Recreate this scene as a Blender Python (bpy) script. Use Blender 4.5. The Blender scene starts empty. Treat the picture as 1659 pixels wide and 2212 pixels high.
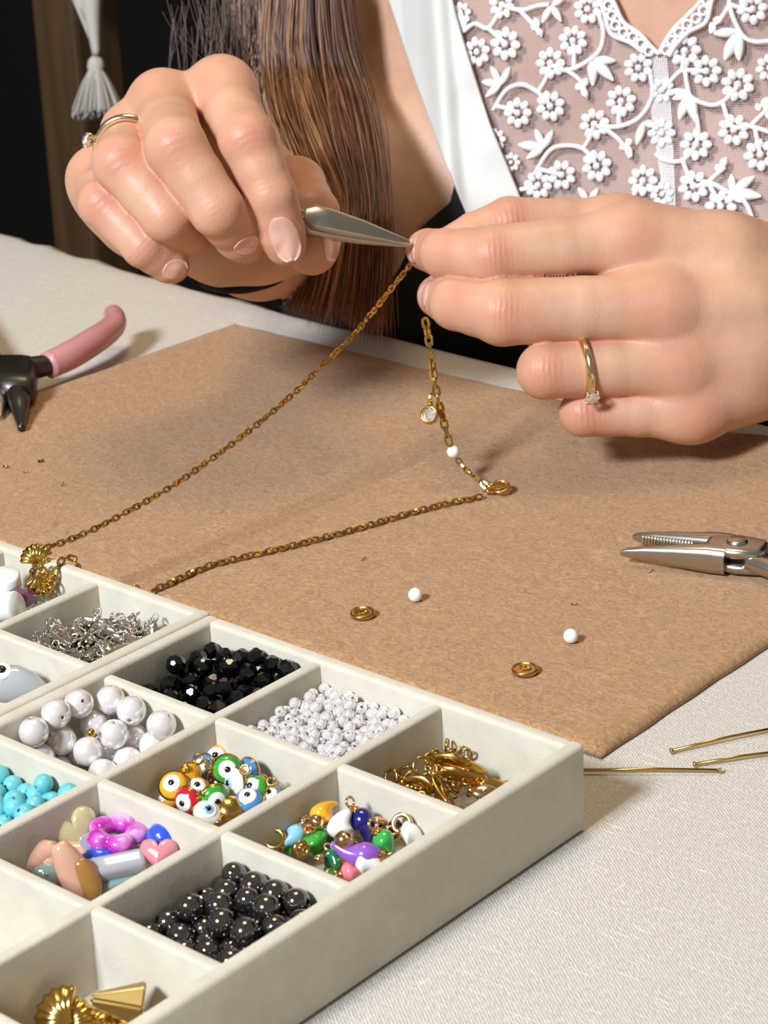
import bpy, bmesh, math, random
import numpy as np
from mathutils import Vector, Matrix
D = bpy.data
SC = bpy.context.scene
COL = SC.collection
random.seed(5)
RNG = np.random.default_rng(5)
PI = math.pi

# ---------------------------------------------------------------- camera, world, lights, exposure
U = 0.039                                        # pitch of the tray's cells, metres
B = 0.9735 * U
TH = 0.5887 * U                                  # tray height
CAM = np.array([0.42845189726, -0.40920564749, 0.29504159613]) * (0.039 / 0.042)
RW = np.array([[0.7587678, 0.6502831, -0.0374612],
               [0.2192952, -0.3091879, -0.9253715],
               [-0.6133360, 0.6939270, -0.3772058]])   # rows: image right, image down, view direction
F = 5000.0
cam = D.cameras.new('camera'); camo = D.objects.new('camera', cam); COL.objects.link(camo)
cam.sensor_fit = 'HORIZONTAL'; cam.sensor_width = 36.0; cam.lens = 36.0 * F / 1659.0
cam.clip_start = 0.02; cam.clip_end = 20
cam.dof.use_dof = True; cam.dof.focus_distance = 0.61; cam.dof.aperture_fstop = 60
m = Matrix(((RW[0][0], -RW[1][0], -RW[2][0], CAM[0]), (RW[0][1], -RW[1][1], -RW[2][1], CAM[1]),
            (RW[0][2], -RW[1][2], -RW[2][2], CAM[2]), (0, 0, 0, 1)))
camo.matrix_world = m
SC.camera = camo

world = D.worlds.new('world'); SC.world = world; world.use_nodes = True
wb = world.node_tree.nodes['Background']; wb.inputs[0].default_value = (1.0, 0.88, 0.68, 1); wb.inputs[1].default_value = 0.24
def area(name, loc, target, size, power, col):
    l = D.lights.new(name, 'AREA'); l.shape = 'RECTANGLE'; l.size = size[0]; l.size_y = size[1]; l.energy = power; l.color = col
    o = D.objects.new(name, l); COL.objects.link(o); o.location = loc
    o.rotation_euler = (Vector(target) - Vector(loc)).to_track_quat('-Z', 'Y').to_euler(); return o
area('window_daylight', (0.06, -1.52, 1.22), (-0.05, 0.08, 0.03), (0.34, 0.34), 66, (0.88, 0.94, 1.0))
area('ceiling_lamp', (-0.20, 0.22, 1.35), (-0.02, 0.10, 0.0), (0.40, 0.40), 7.0, (1.0, 0.78, 0.46))
vs = SC.view_settings; vs.view_transform = 'Standard'; vs.look = 'None'; vs.gamma = 1.0; vs.exposure = -0.20; vs.use_curve_mapping = False

# ---------------------------------------------------------------- projection helpers
def ray(x, y): return np.array([(x - 829.5) / F, (y - 1106.0) / F, 1.0]) @ RW
def atd(x, y, d): return CAM + d * ray(x, y)
def atz(x, y, z=0.0):
    r = ray(x, y); return CAM + r * ((z - CAM[2]) / r[2])
def aty(x, y, Y):
    r = ray(x, y); return CAM + r * ((Y - CAM[1]) / r[1])
def topx(P):
    q = (np.asarray(P) - CAM) @ RW.T
    return np.stack([829.5 + F * q[..., 0] / q[..., 2], 1106 + F * q[..., 1] / q[..., 2], q[..., 2]], -1)
V3 = lambda p: Vector([float(c) for c in p])

# ---------------------------------------------------------------- materials
def mat(name, col, rough=0.5, metal=0.0, **kw):
    m = D.materials.new(name); m.use_nodes = True
    b = m.node_tree.nodes['Principled BSDF']
    b.inputs['Base Color'].default_value = (*col, 1); b.inputs['Roughness'].default_value = rough; b.inputs['Metallic'].default_value = metal
    for k, v in kw.items():
        k = k.replace('_', ' ')
        if k in b.inputs: b.inputs[k].default_value = v
    return m
def N(m, t, **kw):
    n = m.node_tree.nodes.new(t)
    for k, v in kw.items():
        if hasattr(n, k): setattr(n, k, v)
        else: n.inputs[k.replace('_', ' ')].default_value = v
    return n
def L(m, a, b): m.node_tree.links.new(a, b)
def bsdf(m): return m.node_tree.nodes['Principled BSDF']
def coord(m): return N(m, 'ShaderNodeTexCoord').outputs['Object']
def ramp(m, src, stops):
    r = m.node_tree.nodes.new('ShaderNodeValToRGB'); L(m, src, r.inputs[0])
    e = r.color_ramp.elements
    while len(e) > len(stops): e.remove(e[-1])
    while len(e) < len(stops): e.new(0.5)
    for i, (p, c) in enumerate(stops): e[i].position = p; e[i].color = (*c, 1)
    return r.outputs[0]
def bump(m, h, strength=0.3, dist=0.001, prev=None):
    b = N(m, 'ShaderNodeBump'); b.inputs['Strength'].default_value = strength; b.inputs['Distance'].default_value = dist
    L(m, h, b.inputs['Height'])
    if prev: L(m, prev, b.inputs['Normal'])
    return b.outputs[0]
def math_(m, op, a, b=None, v=None):
    n = N(m, 'ShaderNodeMath', operation=op); L(m, a, n.inputs[0])
    if b is not None: L(m, b, n.inputs[1])
    if v is not None: n.inputs[1].default_value = v
    return n.outputs[0]
def noise(m, scale, detail=4, vec=None, rough=0.5):
    n = N(m, 'ShaderNodeTexNoise'); n.inputs['Scale'].default_value = scale; n.inputs['Detail'].default_value = detail
    n.inputs['Roughness'].default_value = rough
    L(m, vec if vec is not None else coord(m), n.inputs['Vector']); return n.outputs[0]
def mapping(m, src, scale=(1, 1, 1), rot=(0, 0, 0)):
    n = N(m, 'ShaderNodeMapping'); n.inputs['Scale'].default_value = scale; n.inputs['Rotation'].default_value = rot
    L(m, src, n.inputs['Vector']); return n.outputs[0]

def velvet():
    m = mat('velvet', (0.74, 0.69, 0.58), 0.95, Sheen_Weight=0.35, Sheen_Roughness=0.5)
    c = ramp(m, noise(m, 130, 5), [(0.35, (0.58, 0.535, 0.445)), (0.65, (0.65, 0.60, 0.505))])
    L(m, c, bsdf(m).inputs['Base Color'])
    L(m, bump(m, noise(m, 3200, 2), 0.4, 0.0004), bsdf(m).inputs['Normal']); return m
def felt():
    m = mat('felt', (0.42, 0.24, 0.12), 0.98, Sheen_Weight=0.15)
    w = noise(m, 500, 3); v = N(m, 'ShaderNodeVectorMath', operation='MULTIPLY_ADD')
    n1 = N(m, 'ShaderNodeTexNoise'); n1.inputs['Scale'].default_value = 260; n1.inputs['Detail'].default_value = 5; n1.inputs['Distortion'].default_value = 2.5
    n1.inputs['Roughness'].default_value = 0.65
    L(m, mapping(m, coord(m), (1, 1.6, 1), (0, 0, .4)), n1.inputs['Vector'])
    m.node_tree.nodes.remove(v)
    c = ramp(m, n1.outputs[0], [(0.30, (0.28, 0.148, 0.066)), (0.50, (0.40, 0.225, 0.108)), (0.70, (0.54, 0.33, 0.17))])
    L(m, c, bsdf(m).inputs['Base Color'])
    L(m, bump(m, n1.outputs[0], 0.6, 0.0006), bsdf(m).inputs['Normal']); return m
def linen():
    m = mat('linen', (0.72, 0.68, 0.62), 0.92, Sheen_Weight=0.1)
    co = coord(m)
    w1 = N(m, 'ShaderNodeTexWave'); w1.inputs['Scale'].default_value = 440; w1.inputs['Distortion'].default_value = 4.5; w1.inputs['Detail'].default_value = 3; w1.inputs['Detail Scale'].default_value = 2.5
    w1.bands_direction = 'X'; L(m, mapping(m, co, (1, 1, 1), (0, 0, -0.95)), w1.inputs['Vector'])
    th = noise(m, 1.0, 3, mapping(m, mapping(m, co, (1, 1, 1), (0, 0, -.95)), (1400, 600, 1)))
    sl = ramp(m, noise(m, 1.0, 2, mapping(m, co, (95, 1300, 1))), [(0.62, (0, 0, 0)), (0.72, (1, 1, 1))])
    sl2 = ramp(m, noise(m, 1.0, 2, mapping(m, co, (1300, 110, 1))), [(0.64, (0, 0, 0)), (0.74, (1, 1, 1))])
    h = math_(m, 'ADD', math_(m, 'MULTIPLY', w1.outputs[1], v=0.36), math_(m, 'MULTIPLY', th, v=0.75))
    h = math_(m, 'ADD', h, math_(m, 'MULTIPLY', math_(m, 'MAXIMUM', sl, sl2), v=0.5))
    c = ramp(m, h, [(0.2, (0.43, 0.39, 0.345)), (0.6, (0.60, 0.565, 0.52)), (1.0, (0.76, 0.73, 0.69))])
    L(m, c, bsdf(m).inputs['Base Color'])
    L(m, bump(m, h, 0.55, 0.0005), bsdf(m).inputs['Normal']); return m
def skin():
    m = mat('skin', (0.62, 0.36, 0.25), 0.46, Subsurface_Weight=0.05, Subsurface_Scale=0.002, Specular_IOR_Level=0.4)
    b = bsdf(m)
    b.inputs['Subsurface Radius'].default_value = (1.0, 0.35, 0.2)
    a = N(m, 'ShaderNodeAttribute', attribute_name='red'); u = N(m, 'ShaderNodeAttribute', attribute_name='wu'); w = N(m, 'ShaderNodeAttribute', attribute_name='ww')
    mx = N(m, 'ShaderNodeMix', data_type='RGBA')
    mot = ramp(m, noise(m, 70, 4), [(0.35, (0.575, 0.325, 0.215)), (0.65, (0.655, 0.395, 0.270))])
    L(m, mot, mx.inputs['A']); mx.inputs['B'].default_value = (0.60, 0.225, 0.155, 1)
    L(m, a.outputs['Fac'], mx.inputs['Factor']); L(m, mx.outputs['Result'], b.inputs['Base Color'])
    nz = noise(m, 400, 3)
    ph = math_(m, 'ADD', math_(m, 'MULTIPLY', u.outputs['Fac'], v=3.6), math_(m, 'MULTIPLY', nz, v=5.0))
    s = math_(m, 'MULTIPLY', math_(m, 'SINE', ph), w.outputs['Fac'])
    b1 = bump(m, s, 0.25, 0.0003)
    v = N(m, 'ShaderNodeTexVoronoi'); v.inputs['Scale'].default_value = 900; L(m, coord(m), v.inputs['Vector'])
    b2 = bump(m, v.outputs[0], 0.14, 0.0003, b1)
    b2 = bump(m, noise(m, 420, 3), 0.10, 0.0005, b2)
    L(m, b2, b.inputs['Normal']); return m
M = {}
M['velvet'] = velvet(); M['felt'] = felt(); M['linen'] = linen(); M['skin'] = skin()
M['gold'] = mat('gold', (0.72, 0.47, 0.13), 0.2, 1.0)
M['dark_gold'] = mat('antique_gold', (0.62, 0.41, 0.13), 0.22, 1.0)
M['pale_gold'] = mat('pale_gold', (0.90, 0.74, 0.48), 0.15, 1.0)
M['rose_gold'] = mat('rose_gold', (0.85, 0.58, 0.36), 0.15, 1.0)
M['silver'] = mat('silver', (0.84, 0.83, 0.80), 0.13, 1.0)
M['steel'] = mat('brushed_steel', (0.50, 0.49, 0.47), 0.28, 1.0)
L(M['steel'], bump(M['steel'], noise(M['steel'], 60, 3, mapping(M['steel'], coord(M['steel']), (1, 1, 14))), 0.1, 0.0004), bsdf(M['steel']).inputs['Normal'])
M['dark_steel'] = mat('dark_steel', (0.075, 0.07, 0.06), 0.34, 0.85)
M['black_rubber'] = mat('black_spring_steel', (0.02, 0.025, 0.03), 0.35, 0.3)
M['pink_grip'] = mat('pink_grip', (0.56, 0.255, 0.27), 0.42, Coat_Weight=0.25)
M['nail'] = mat('nail', (0.76, 0.44, 0.36), 0.22, Coat_Weight=0.3, Subsurface_Weight=0.1, Subsurface_Scale=0.002)
M['nail_tip'] = mat('nail_tip', (0.86, 0.76, 0.66), 0.25)
M['black_cloth'] = mat('black_cloth', (0.006, 0.006, 0.007), 0.9)
M['unlit_room'] = mat('unlit_room', (0.004, 0.0035, 0.003), 0.9)  # near-black puts the darkness of the unlit room into the colour
M['wood'] = mat('dark_wood', (0.10, 0.05, 0.018), 0.6)
L(M['wood'], ramp(M['wood'], noise(M['wood'], 14, 4, mapping(M['wood'], coord(M['wood']), (8, 8, 0.6))), [(0.3, (0.045, 0.022, 0.007)), (0.7, (0.085, 0.043, 0.015))]), bsdf(M['wood']).inputs['Base Color'])
M['hair'] = mat('brown_hair', (0.17, 0.075, 0.035), 0.36, Specular_IOR_Level=0.7)
L(M['hair'], ramp(M['hair'], noise(M['hair'], 9, 3), [(0.35, (0.10, 0.042, 0.018)), (0.5, (0.17, 0.074, 0.035)), (0.68, (0.30, 0.14, 0.07))]), bsdf(M['hair']).inputs['Base Color'])
M['satin'] = mat('white_satin', (0.76, 0.755, 0.735), 0.5, Sheen_Weight=0.3)
M['thread'] = mat('white_thread', (0.90, 0.89, 0.91), 0.6, Sheen_Weight=0.3)
def net(name, gauge, cover, col):
    m = mat(name, col, 0.7)
    co = N(m, 'ShaderNodeTexCoord').outputs['UV']
    v = N(m, 'ShaderNodeTexVoronoi', feature='DISTANCE_TO_EDGE'); v.inputs['Scale'].default_value = gauge; v.inputs['Randomness'].default_value = 0.25
    L(m, co, v.inputs['Vector'])
    lt = N(m, 'ShaderNodeMath', operation='LESS_THAN'); L(m, v.outputs['Distance'], lt.inputs[0]); lt.inputs[1].default_value = cover
    L(m, lt.outputs[0], bsdf(m).inputs['Alpha']); return m
M['net'] = net('white_net', 1250, 0.085, (0.62, 0.58, 0.62))
M['dense_net'] = net('dense_white_net', 1250, 0.24, (0.85, 0.82, 0.84))

# ---------------------------------------------------------------- object helpers
def link(name, me, m=None, parent=None, smooth=True):
    o = D.objects.new(name, me); COL.objects.link(o)
    if m is not None:
        me.materials.clear(); me.materials.append(M[m] if isinstance(m, str) else m)
    if smooth: me.polygons.foreach_set('use_smooth', [True] * len(me.polygons))
    if parent is not None: o.parent = parent
    return o
def pyd(name, v, f, m=None, parent=None, smooth=True):
    me = D.meshes.new(name); me.from_pydata([tuple(map(float, p)) for p in v], [], [tuple(map(int, q)) for q in f]); me.update()
    return link(name, me, m, parent, smooth)
def fin(name, bm, m=None, parent=None, smooth=False):
    bmesh.ops.recalc_face_normals(bm, faces=bm.faces)
    me = D.meshes.new(name); bm.to_mesh(me); bm.free(); return link(name, me, m, parent, smooth)
def tag(o, label=None, cat=None, group=None, kind=None):
    if label: o['label'] = label
    if cat: o['category'] = cat
    if group: o['group'] = group
    if kind: o['kind'] = kind
    return o
def empty(name, loc, label=None, cat=None, group=None):
    o = D.objects.new(name, None); COL.objects.link(o); o.location = V3(loc); o.empty_display_size = 0.01
    return tag(o, label, cat, group)
def box(x0, x1, y0, y1, z0, z1, bev=0.0, seg=2):
    bm = bmesh.new(); r = bmesh.ops.create_cube(bm, size=1)
    for v in bm.verts: v.co = ((x0 + x1) / 2 + v.co.x * (x1 - x0), (y0 + y1) / 2 + v.co.y * (y1 - y0), (z0 + z1) / 2 + v.co.z * (z1 - z0))
    if bev: bmesh.ops.bevel(bm, geom=bm.edges[:], offset=bev, segments=seg, affect='EDGES', profile=0.5)
    return bm
def tube(pts, rad, n=8, cap=True, flat=None):
    """verts, faces of a tube through pts with radius list; flat scales the second axis"""
    P = np.array(pts, float); k = len(P); rad = np.broadcast_to(np.asarray(rad, float), (k,))
    T = np.gradient(P, axis=0); T /= np.linalg.norm(T, axis=1)[:, None] + 1e-12
    up = np.array([0, 0, 1.]) if abs(T[0][2]) < .9 else np.array([1., 0, 0])
    a = np.cross(T[0], up); a /= np.linalg.norm(a); vs_ = []; fs = []
    for i in range(k):
        a = a - T[i] * (a @ T[i]); a /= np.linalg.norm(a) + 1e-12; b = np.cross(T[i], a)
        for j in range(n):
            t = 2 * PI * j / n
            vs_.append(P[i] + rad[i] * (math.cos(t) * a + (flat or 1) * math.sin(t) * b))
    for i in range(k - 1):
        for j in range(n):
            fs.append((i * n + j, i * n + (j + 1) % n, (i + 1) * n + (j + 1) % n, (i + 1) * n + j))
    if cap: fs.append(tuple(range(n))[::-1]); fs.append(tuple((k - 1) * n + j for j in range(n)))
    return vs_, fs
def merge(parts):
    v = []; f = []
    for a, b in parts:
        o = len(v); v += list(a); f += [tuple(i + o for i in q) for q in b]
    return v, f
def spline(pts, n):
    """Catmull-Rom resample"""
    P = np.array(pts, float); P = np.vstack([2 * P[0] - P[1], P, 2 * P[-1] - P[-2]]); out = []
    k = len(P) - 3
    for s in np.linspace(0, k, n):
        i = min(int(s), k - 1); t = s - i; a, b, c, d = P[i:i + 4]
        out.append(0.5 * ((2 * b) + (c - a) * t + (2 * a - 5 * b + 4 * c - d) * t * t + (3 * b - a - 3 * c + d) * t ** 3))
    return np.array(out)
def arclen(P, step):
    P = np.array(P); s = np.r_[0, np.cumsum(np.linalg.norm(np.diff(P, axis=0), axis=1))]
    n = max(2, int(round(s[-1] / step)) + 1); q = np.linspace(0, s[-1], n)
    return np.stack([np.interp(q, s, P[:, i]) for i in range(P.shape[1])], 1)
def lathe(prof, n=16, m=None, name='x', parent=None, smooth=True):
    v = []; f = []
    for r, z in prof:
        for j in range(n): t = 2 * PI * j / n; v.append((r * math.cos(t), r * math.sin(t), z))
    k = len(prof)
    for i in range(k - 1):
        for j in range(n): f.append((i * n + j, i * n + (j + 1) % n, (i + 1) * n + (j + 1) % n, (i + 1) * n + j))
    return v, f
def meshof(name, vf, m, smooth=True):
    me = D.meshes.new(name); me.from_pydata([tuple(map(float, p)) for p in vf[0]], [], vf[1]); me.update()
    me.materials.append(M[m] if isinstance(m, str) else m)
    if smooth: me.polygons.foreach_set('use_smooth', [True] * len(me.polygons))
    return me
def frame(z, x=None):
    z = Vector(z).normalized(); x = Vector(x) if x is not None else Vector((1, 0.3, 0.2))
    y = z.cross(x); 
    if y.length < 1e-6: y = z.cross(Vector((0, 1, 0.1)))
    y.normalize(); x = y.cross(z); return Matrix((x, y, z)).transposed()
def place(name, me, loc, R=None, s=1.0, parent=None):
    o = D.objects.new(name, me); COL.objects.link(o)
    mt = (R if R is not None else Matrix.Identity(3)).to_4x4(); mt = Matrix.Translation(V3(loc)) @ mt @ Matrix.Diagonal((s, s, s, 1)) if not isinstance(s, tuple) else Matrix.Translation(V3(loc)) @ mt @ Matrix.Diagonal((*s, 1))
    if parent is not None:
        o.parent = parent; o.matrix_basis = mt
    else: o.matrix_basis = mt
    return o
def rrot(): 
    from mathutils import Quaternion
    q = RNG.normal(size=4); return Quaternion(q).normalized().to_matrix()

# ================================================================ setting
wall = tag(fin('wall_back', box(-3, 1.6, 1.75, 1.8, -0.75, 1.6), 'unlit_room'), kind='structure')
wall2 = tag(fin('wall_left', box(-3.05, -3, -2, 1.8, -0.75, 1.6), 'unlit_room'), kind='structure')
floor = tag(fin('floor', box(-3, 2.5, -2, 1.8, -0.80, -0.75), 'unlit_room'), kind='structure')
# ---- table under a linen cloth
table = empty('table', (0, 0, -0.75), 'table covered by a pale cream linen cloth', 'table')
def tp(o): o.location = (0, 0, 0.75); return o
tp(fin('tabletop', box(-0.95, 0.75, -0.75, 0.262, -0.03, -0.004, 0.002), 'wood', table))
for x in (-0.88, 0.68):
    for y in (-0.68, 0.2): tp(fin('leg', box(x - .03, x + .03, y - .03, y + .03, -0.75, -0.03, 0.003), 'wood', table))
def cloth():
    nx, ny = 150, 120; xs = np.linspace(-0.97, 0.77, nx); vs_ = []; fs = []
    s = np.r_[np.linspace(-0.78, 0.23, ny - 30), np.linspace(0.232, 0.31, 22), np.linspace(.32, .53, 8)]
    for t in s:
        for x in xs:
            e = 0.2605 + 0.0211 * (max(0, -0.10 - x) / 0.315) ** 2 if x > -0.42 else 0.2816
            if t < e: y = t; z = 0.0
            else: y = e + 0.004 * math.sin(x * 30) * (t - e) * 6; z = -(t - e) * 0.9
            if e - .012 < t <= e: z = -0.0015 * ((t - e + .012) / .012) ** 2
            w = 0.0003 * math.sin(x * 38 + 5 * math.sin(y * 7)) * math.exp(-((y - 0.245) / 0.03) ** 2) if t < e else 0
            vs_.append((x, y, z + abs(w)))
    for j in range(len(s) - 1):
        for i in range(nx - 1): fs.append((j * nx + i, j * nx + i + 1, (j + 1) * nx + i + 1, (j + 1) * nx + i))
    o = pyd('tablecloth', vs_, fs, 'linen'); md = o.modifiers.new('thickness', 'SOLIDIFY'); md.thickness = 0.001; md.offset = -1; return o
tag(cloth(), 'pale cream linen tablecloth with a slubbed weave over the table', 'tablecloth')
# ---- felt mat
def feltmat():
    x0, x1, y0, y1 = -5.62 * U, 2.60 * U, 0.82 * U, 6.02 * U
    nx, ny = 110, 80; vs_ = []; fs = []; t = 0.0028
    for k in (0, 1):
        for j in range(ny):
            for i in range(nx):
                u = i / (nx - 1); v = j / (ny - 1)
                x = x0 + (x1 - x0) * u; y = y0 + (y1 - y0) * v
                if j in (0, ny - 1): y += 0.0002 * math.sin(x * 300) + 0.0003 * math.sin(x * 67)
                if i in (0, nx - 1): x += 0.00015 * math.sin(y * 280) + 0.0003 * math.sin(y * 53)
                lift = 0.006 * math.exp(-((u) / .06) ** 2 - ((v - .1) / .6) ** 2) * 0.4 + 0.005 * math.exp(-((u - .78) / .10) ** 2 - ((1 - v) / .10) ** 2)
                z = lift + (t if k else 0.0004)
                ed = min(i, j, nx - 1 - i, ny - 1 - j)
                if k and ed == 0: z -= 0.0009
                vs_.append((x, y, z))
    n = nx * ny
    for j in range(ny - 1):
        for i in range(nx - 1):
            a = j * nx + i; fs.append((n + a, n + a + 1, n + a + nx + 1, n + a + nx)); fs.append((a, a + nx, a + nx + 1, a + 1))
    ring = [i for i in range(nx)] + [j * nx + nx - 1 for j in range(1, ny)] + [(ny - 1) * nx + i for i in range(nx - 2, -1, -1)] + [j * nx for j in range(ny - 2, 0, -1)]
    for a, b in zip(ring, ring[1:] + ring[:1]): fs.append((a, b, b + n, a + n))
    return pyd('felt_mat', vs_, fs, 'felt')
tag(feltmat(), 'brown wool felt mat lying on the tablecloth behind the trays', 'mat')
FZ = 0.0029
# ---- trays
WT = 0.0040; FLOOR = 0.0030
def tray(x0, yb, rows, label):
    """x0: centre line of the left wall, yb: centre line of the back wall"""
    root = empty('bead_tray', (x0 + 1.5 * U, yb - rows * B / 2, 0), label, 'tray', 'velvet bead trays')
    off = root.location.copy()
    def P(name, bm):
        o = fin(name, bm, 'velvet', root, True); o.location = -off
        me = o.data
        return o
    x1 = x0 + 3 * U; yf = yb - rows * B; h = WT / 2
    P('base', box(x0 - h + .0003, x1 + h - .0003, yf - h + .0003, yb + h - .0003, 0.0003, FLOOR, 0.0006))
    P('side_wall', box(x0 - h, x0 + h, yf - h, yb + h, 0.0003, TH, 0.0012, 3)); P('side_wall', box(x1 - h, x1 + h, yf - h, yb + h, 0.0003, TH, 0.0012, 3))
    P('end_wall', box(x0 + h - .001, x1 - h + .001, yb - h, yb + h, 0.0003, TH - .0001, 0.0012, 3)); P('end_wall', box(x0 + h - .001, x1 - h + .001, yf - h, yf + h, 0.0003, TH - .0001, 0.0012, 3))
    g = 0.0016
    for i in (1, 2): P('divider', box(x0 + i * U - g, x0 + i * U + g, yf + h - .001, yb - h + .001, FLOOR - .001, TH - 0.0009, 0.0009, 3))
    for j in range(1, rows): 
        for i in range(3): P('divider', box(x0 + i * U + (h if i == 0 else g) - .0008, x0 + (i + 1) * U - (h if i == 2 else g) + .0008, yb - j * B - g, yb - j * B + g, FLOOR - .001, TH - 0.0011, 0.0009, 3))
    return root
tray(0, 0, 5, 'beige velvet bead tray in front, holding black, pearl, charm and pepper beads')
LX = -3 * U - WT - 0.0003; LY = 0.0012
tray(LX, LY, 5, 'beige velvet bead tray further back at the left, with silver charms')
def cell(i, j, left=False):
    x = (LX if left else 0) + (i + .5) * U; y = (LY if left else 0) - (j + .5) * B
    return x, y, U / 2 - WT / 2 - .0002, B / 2 - WT / 2 - .0002
# ---- background: wooden post, hanging tassel
p = atd(188, 300, 1.35)
tag(fin('wooden_post', box(-0.018, 0.018, -0.018, 0.018, -0.75, 0.7, 0.003), 'wood'), 'dark brown wooden chair post behind the tablecloth', 'post').location = (p[0], p[1], 0)
def tassel():
    d = 1.28; s = d / F
    top = atd(207, -60, d)
    root = empty('tassel', atd(207, 260, d), 'white fringed tassel hanging from a pale fabric corner before the dark post', 'tassel')
    off = root.location.copy()
    def W(x, y, dd=0): return atd(x, y, d + dd) - np.array(off)
    # fabric corner narrowing to the tassel
    pts = [(130, -60), (160, 10), (190, 80), (204, 118)]; R_ = [(226, -60), (215, 10), (211, 80), (210, 118)]
    v = []; f = []
    A_ = spline(pts, 10); B_ = spline(R_, 10)
    for k in range(10):
        for t in np.linspace(0, 1, 7):
            q = A_[k] * (1 - t) + B_[k] * t; v.append(W(q[0], q[1], 0.004 * math.sin(t * 7)))
    for k in range(9):
        for t in range(6): f.append((k * 7 + t, k * 7 + t + 1, k * 7 + t + 8, k * 7 + t + 7))
    o = pyd('fabric_corner', v, f, tassel_m, root); o.modifiers.new('t', 'SOLIDIFY').thickness = 0.002
    prof = [(0, 120), (9, 122), (17, 132), (19, 146), (15, 155), (17, 160), (24, 175)]
    vv, ff = [], []
    c = W(207, 0)
    ax = -RW[1]
    lat = RW[0]; dep = RW[2]
    n = 18
    for r, y in prof:
        cc = W(207, y)
        for j in range(n): t = 2 * PI * j / n; vv.append(cc + s * r * (math.cos(t) * lat + math.sin(t) * dep))
    for i in range(len(prof) - 1):
        for j in range(n): ff.append((i * n + j, i * n + (j + 1) % n, (i + 1) * n + (j + 1) % n, (i + 1) * n + j))
    pyd('knot', vv, ff, tassel_m, root)
    parts = []
    for k in range(240):
        a = RNG.uniform(0, 2 * PI); q = math.sqrt(RNG.uniform(0, 1)); 
        r0, r1 = 17 * q, (60 * q) * RNG.uniform(.9, 1.05); ye = 255 - 8 * q * q + RNG.uniform(-6, 6)
        p_ = []
        for t in (0, .3, .65, 1): 
            r = r0 + (r1 - r0) * t ** .8; y = 155 + (ye - 155) * t
            p_.append(W(207 + r * math.cos(a) + 4 * t, y) + s * r * math.sin(a) * dep)
        parts.append(tube(p_, 0.00045, 4, False))
    v, f = merge(parts); o = pyd('fringe', v, f, tassel_m, root); o['kind'] = 'stuff'
tassel_m = mat('tassel_cotton', (0.50, 0.48, 0.45), 0.9)
tassel()

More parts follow.
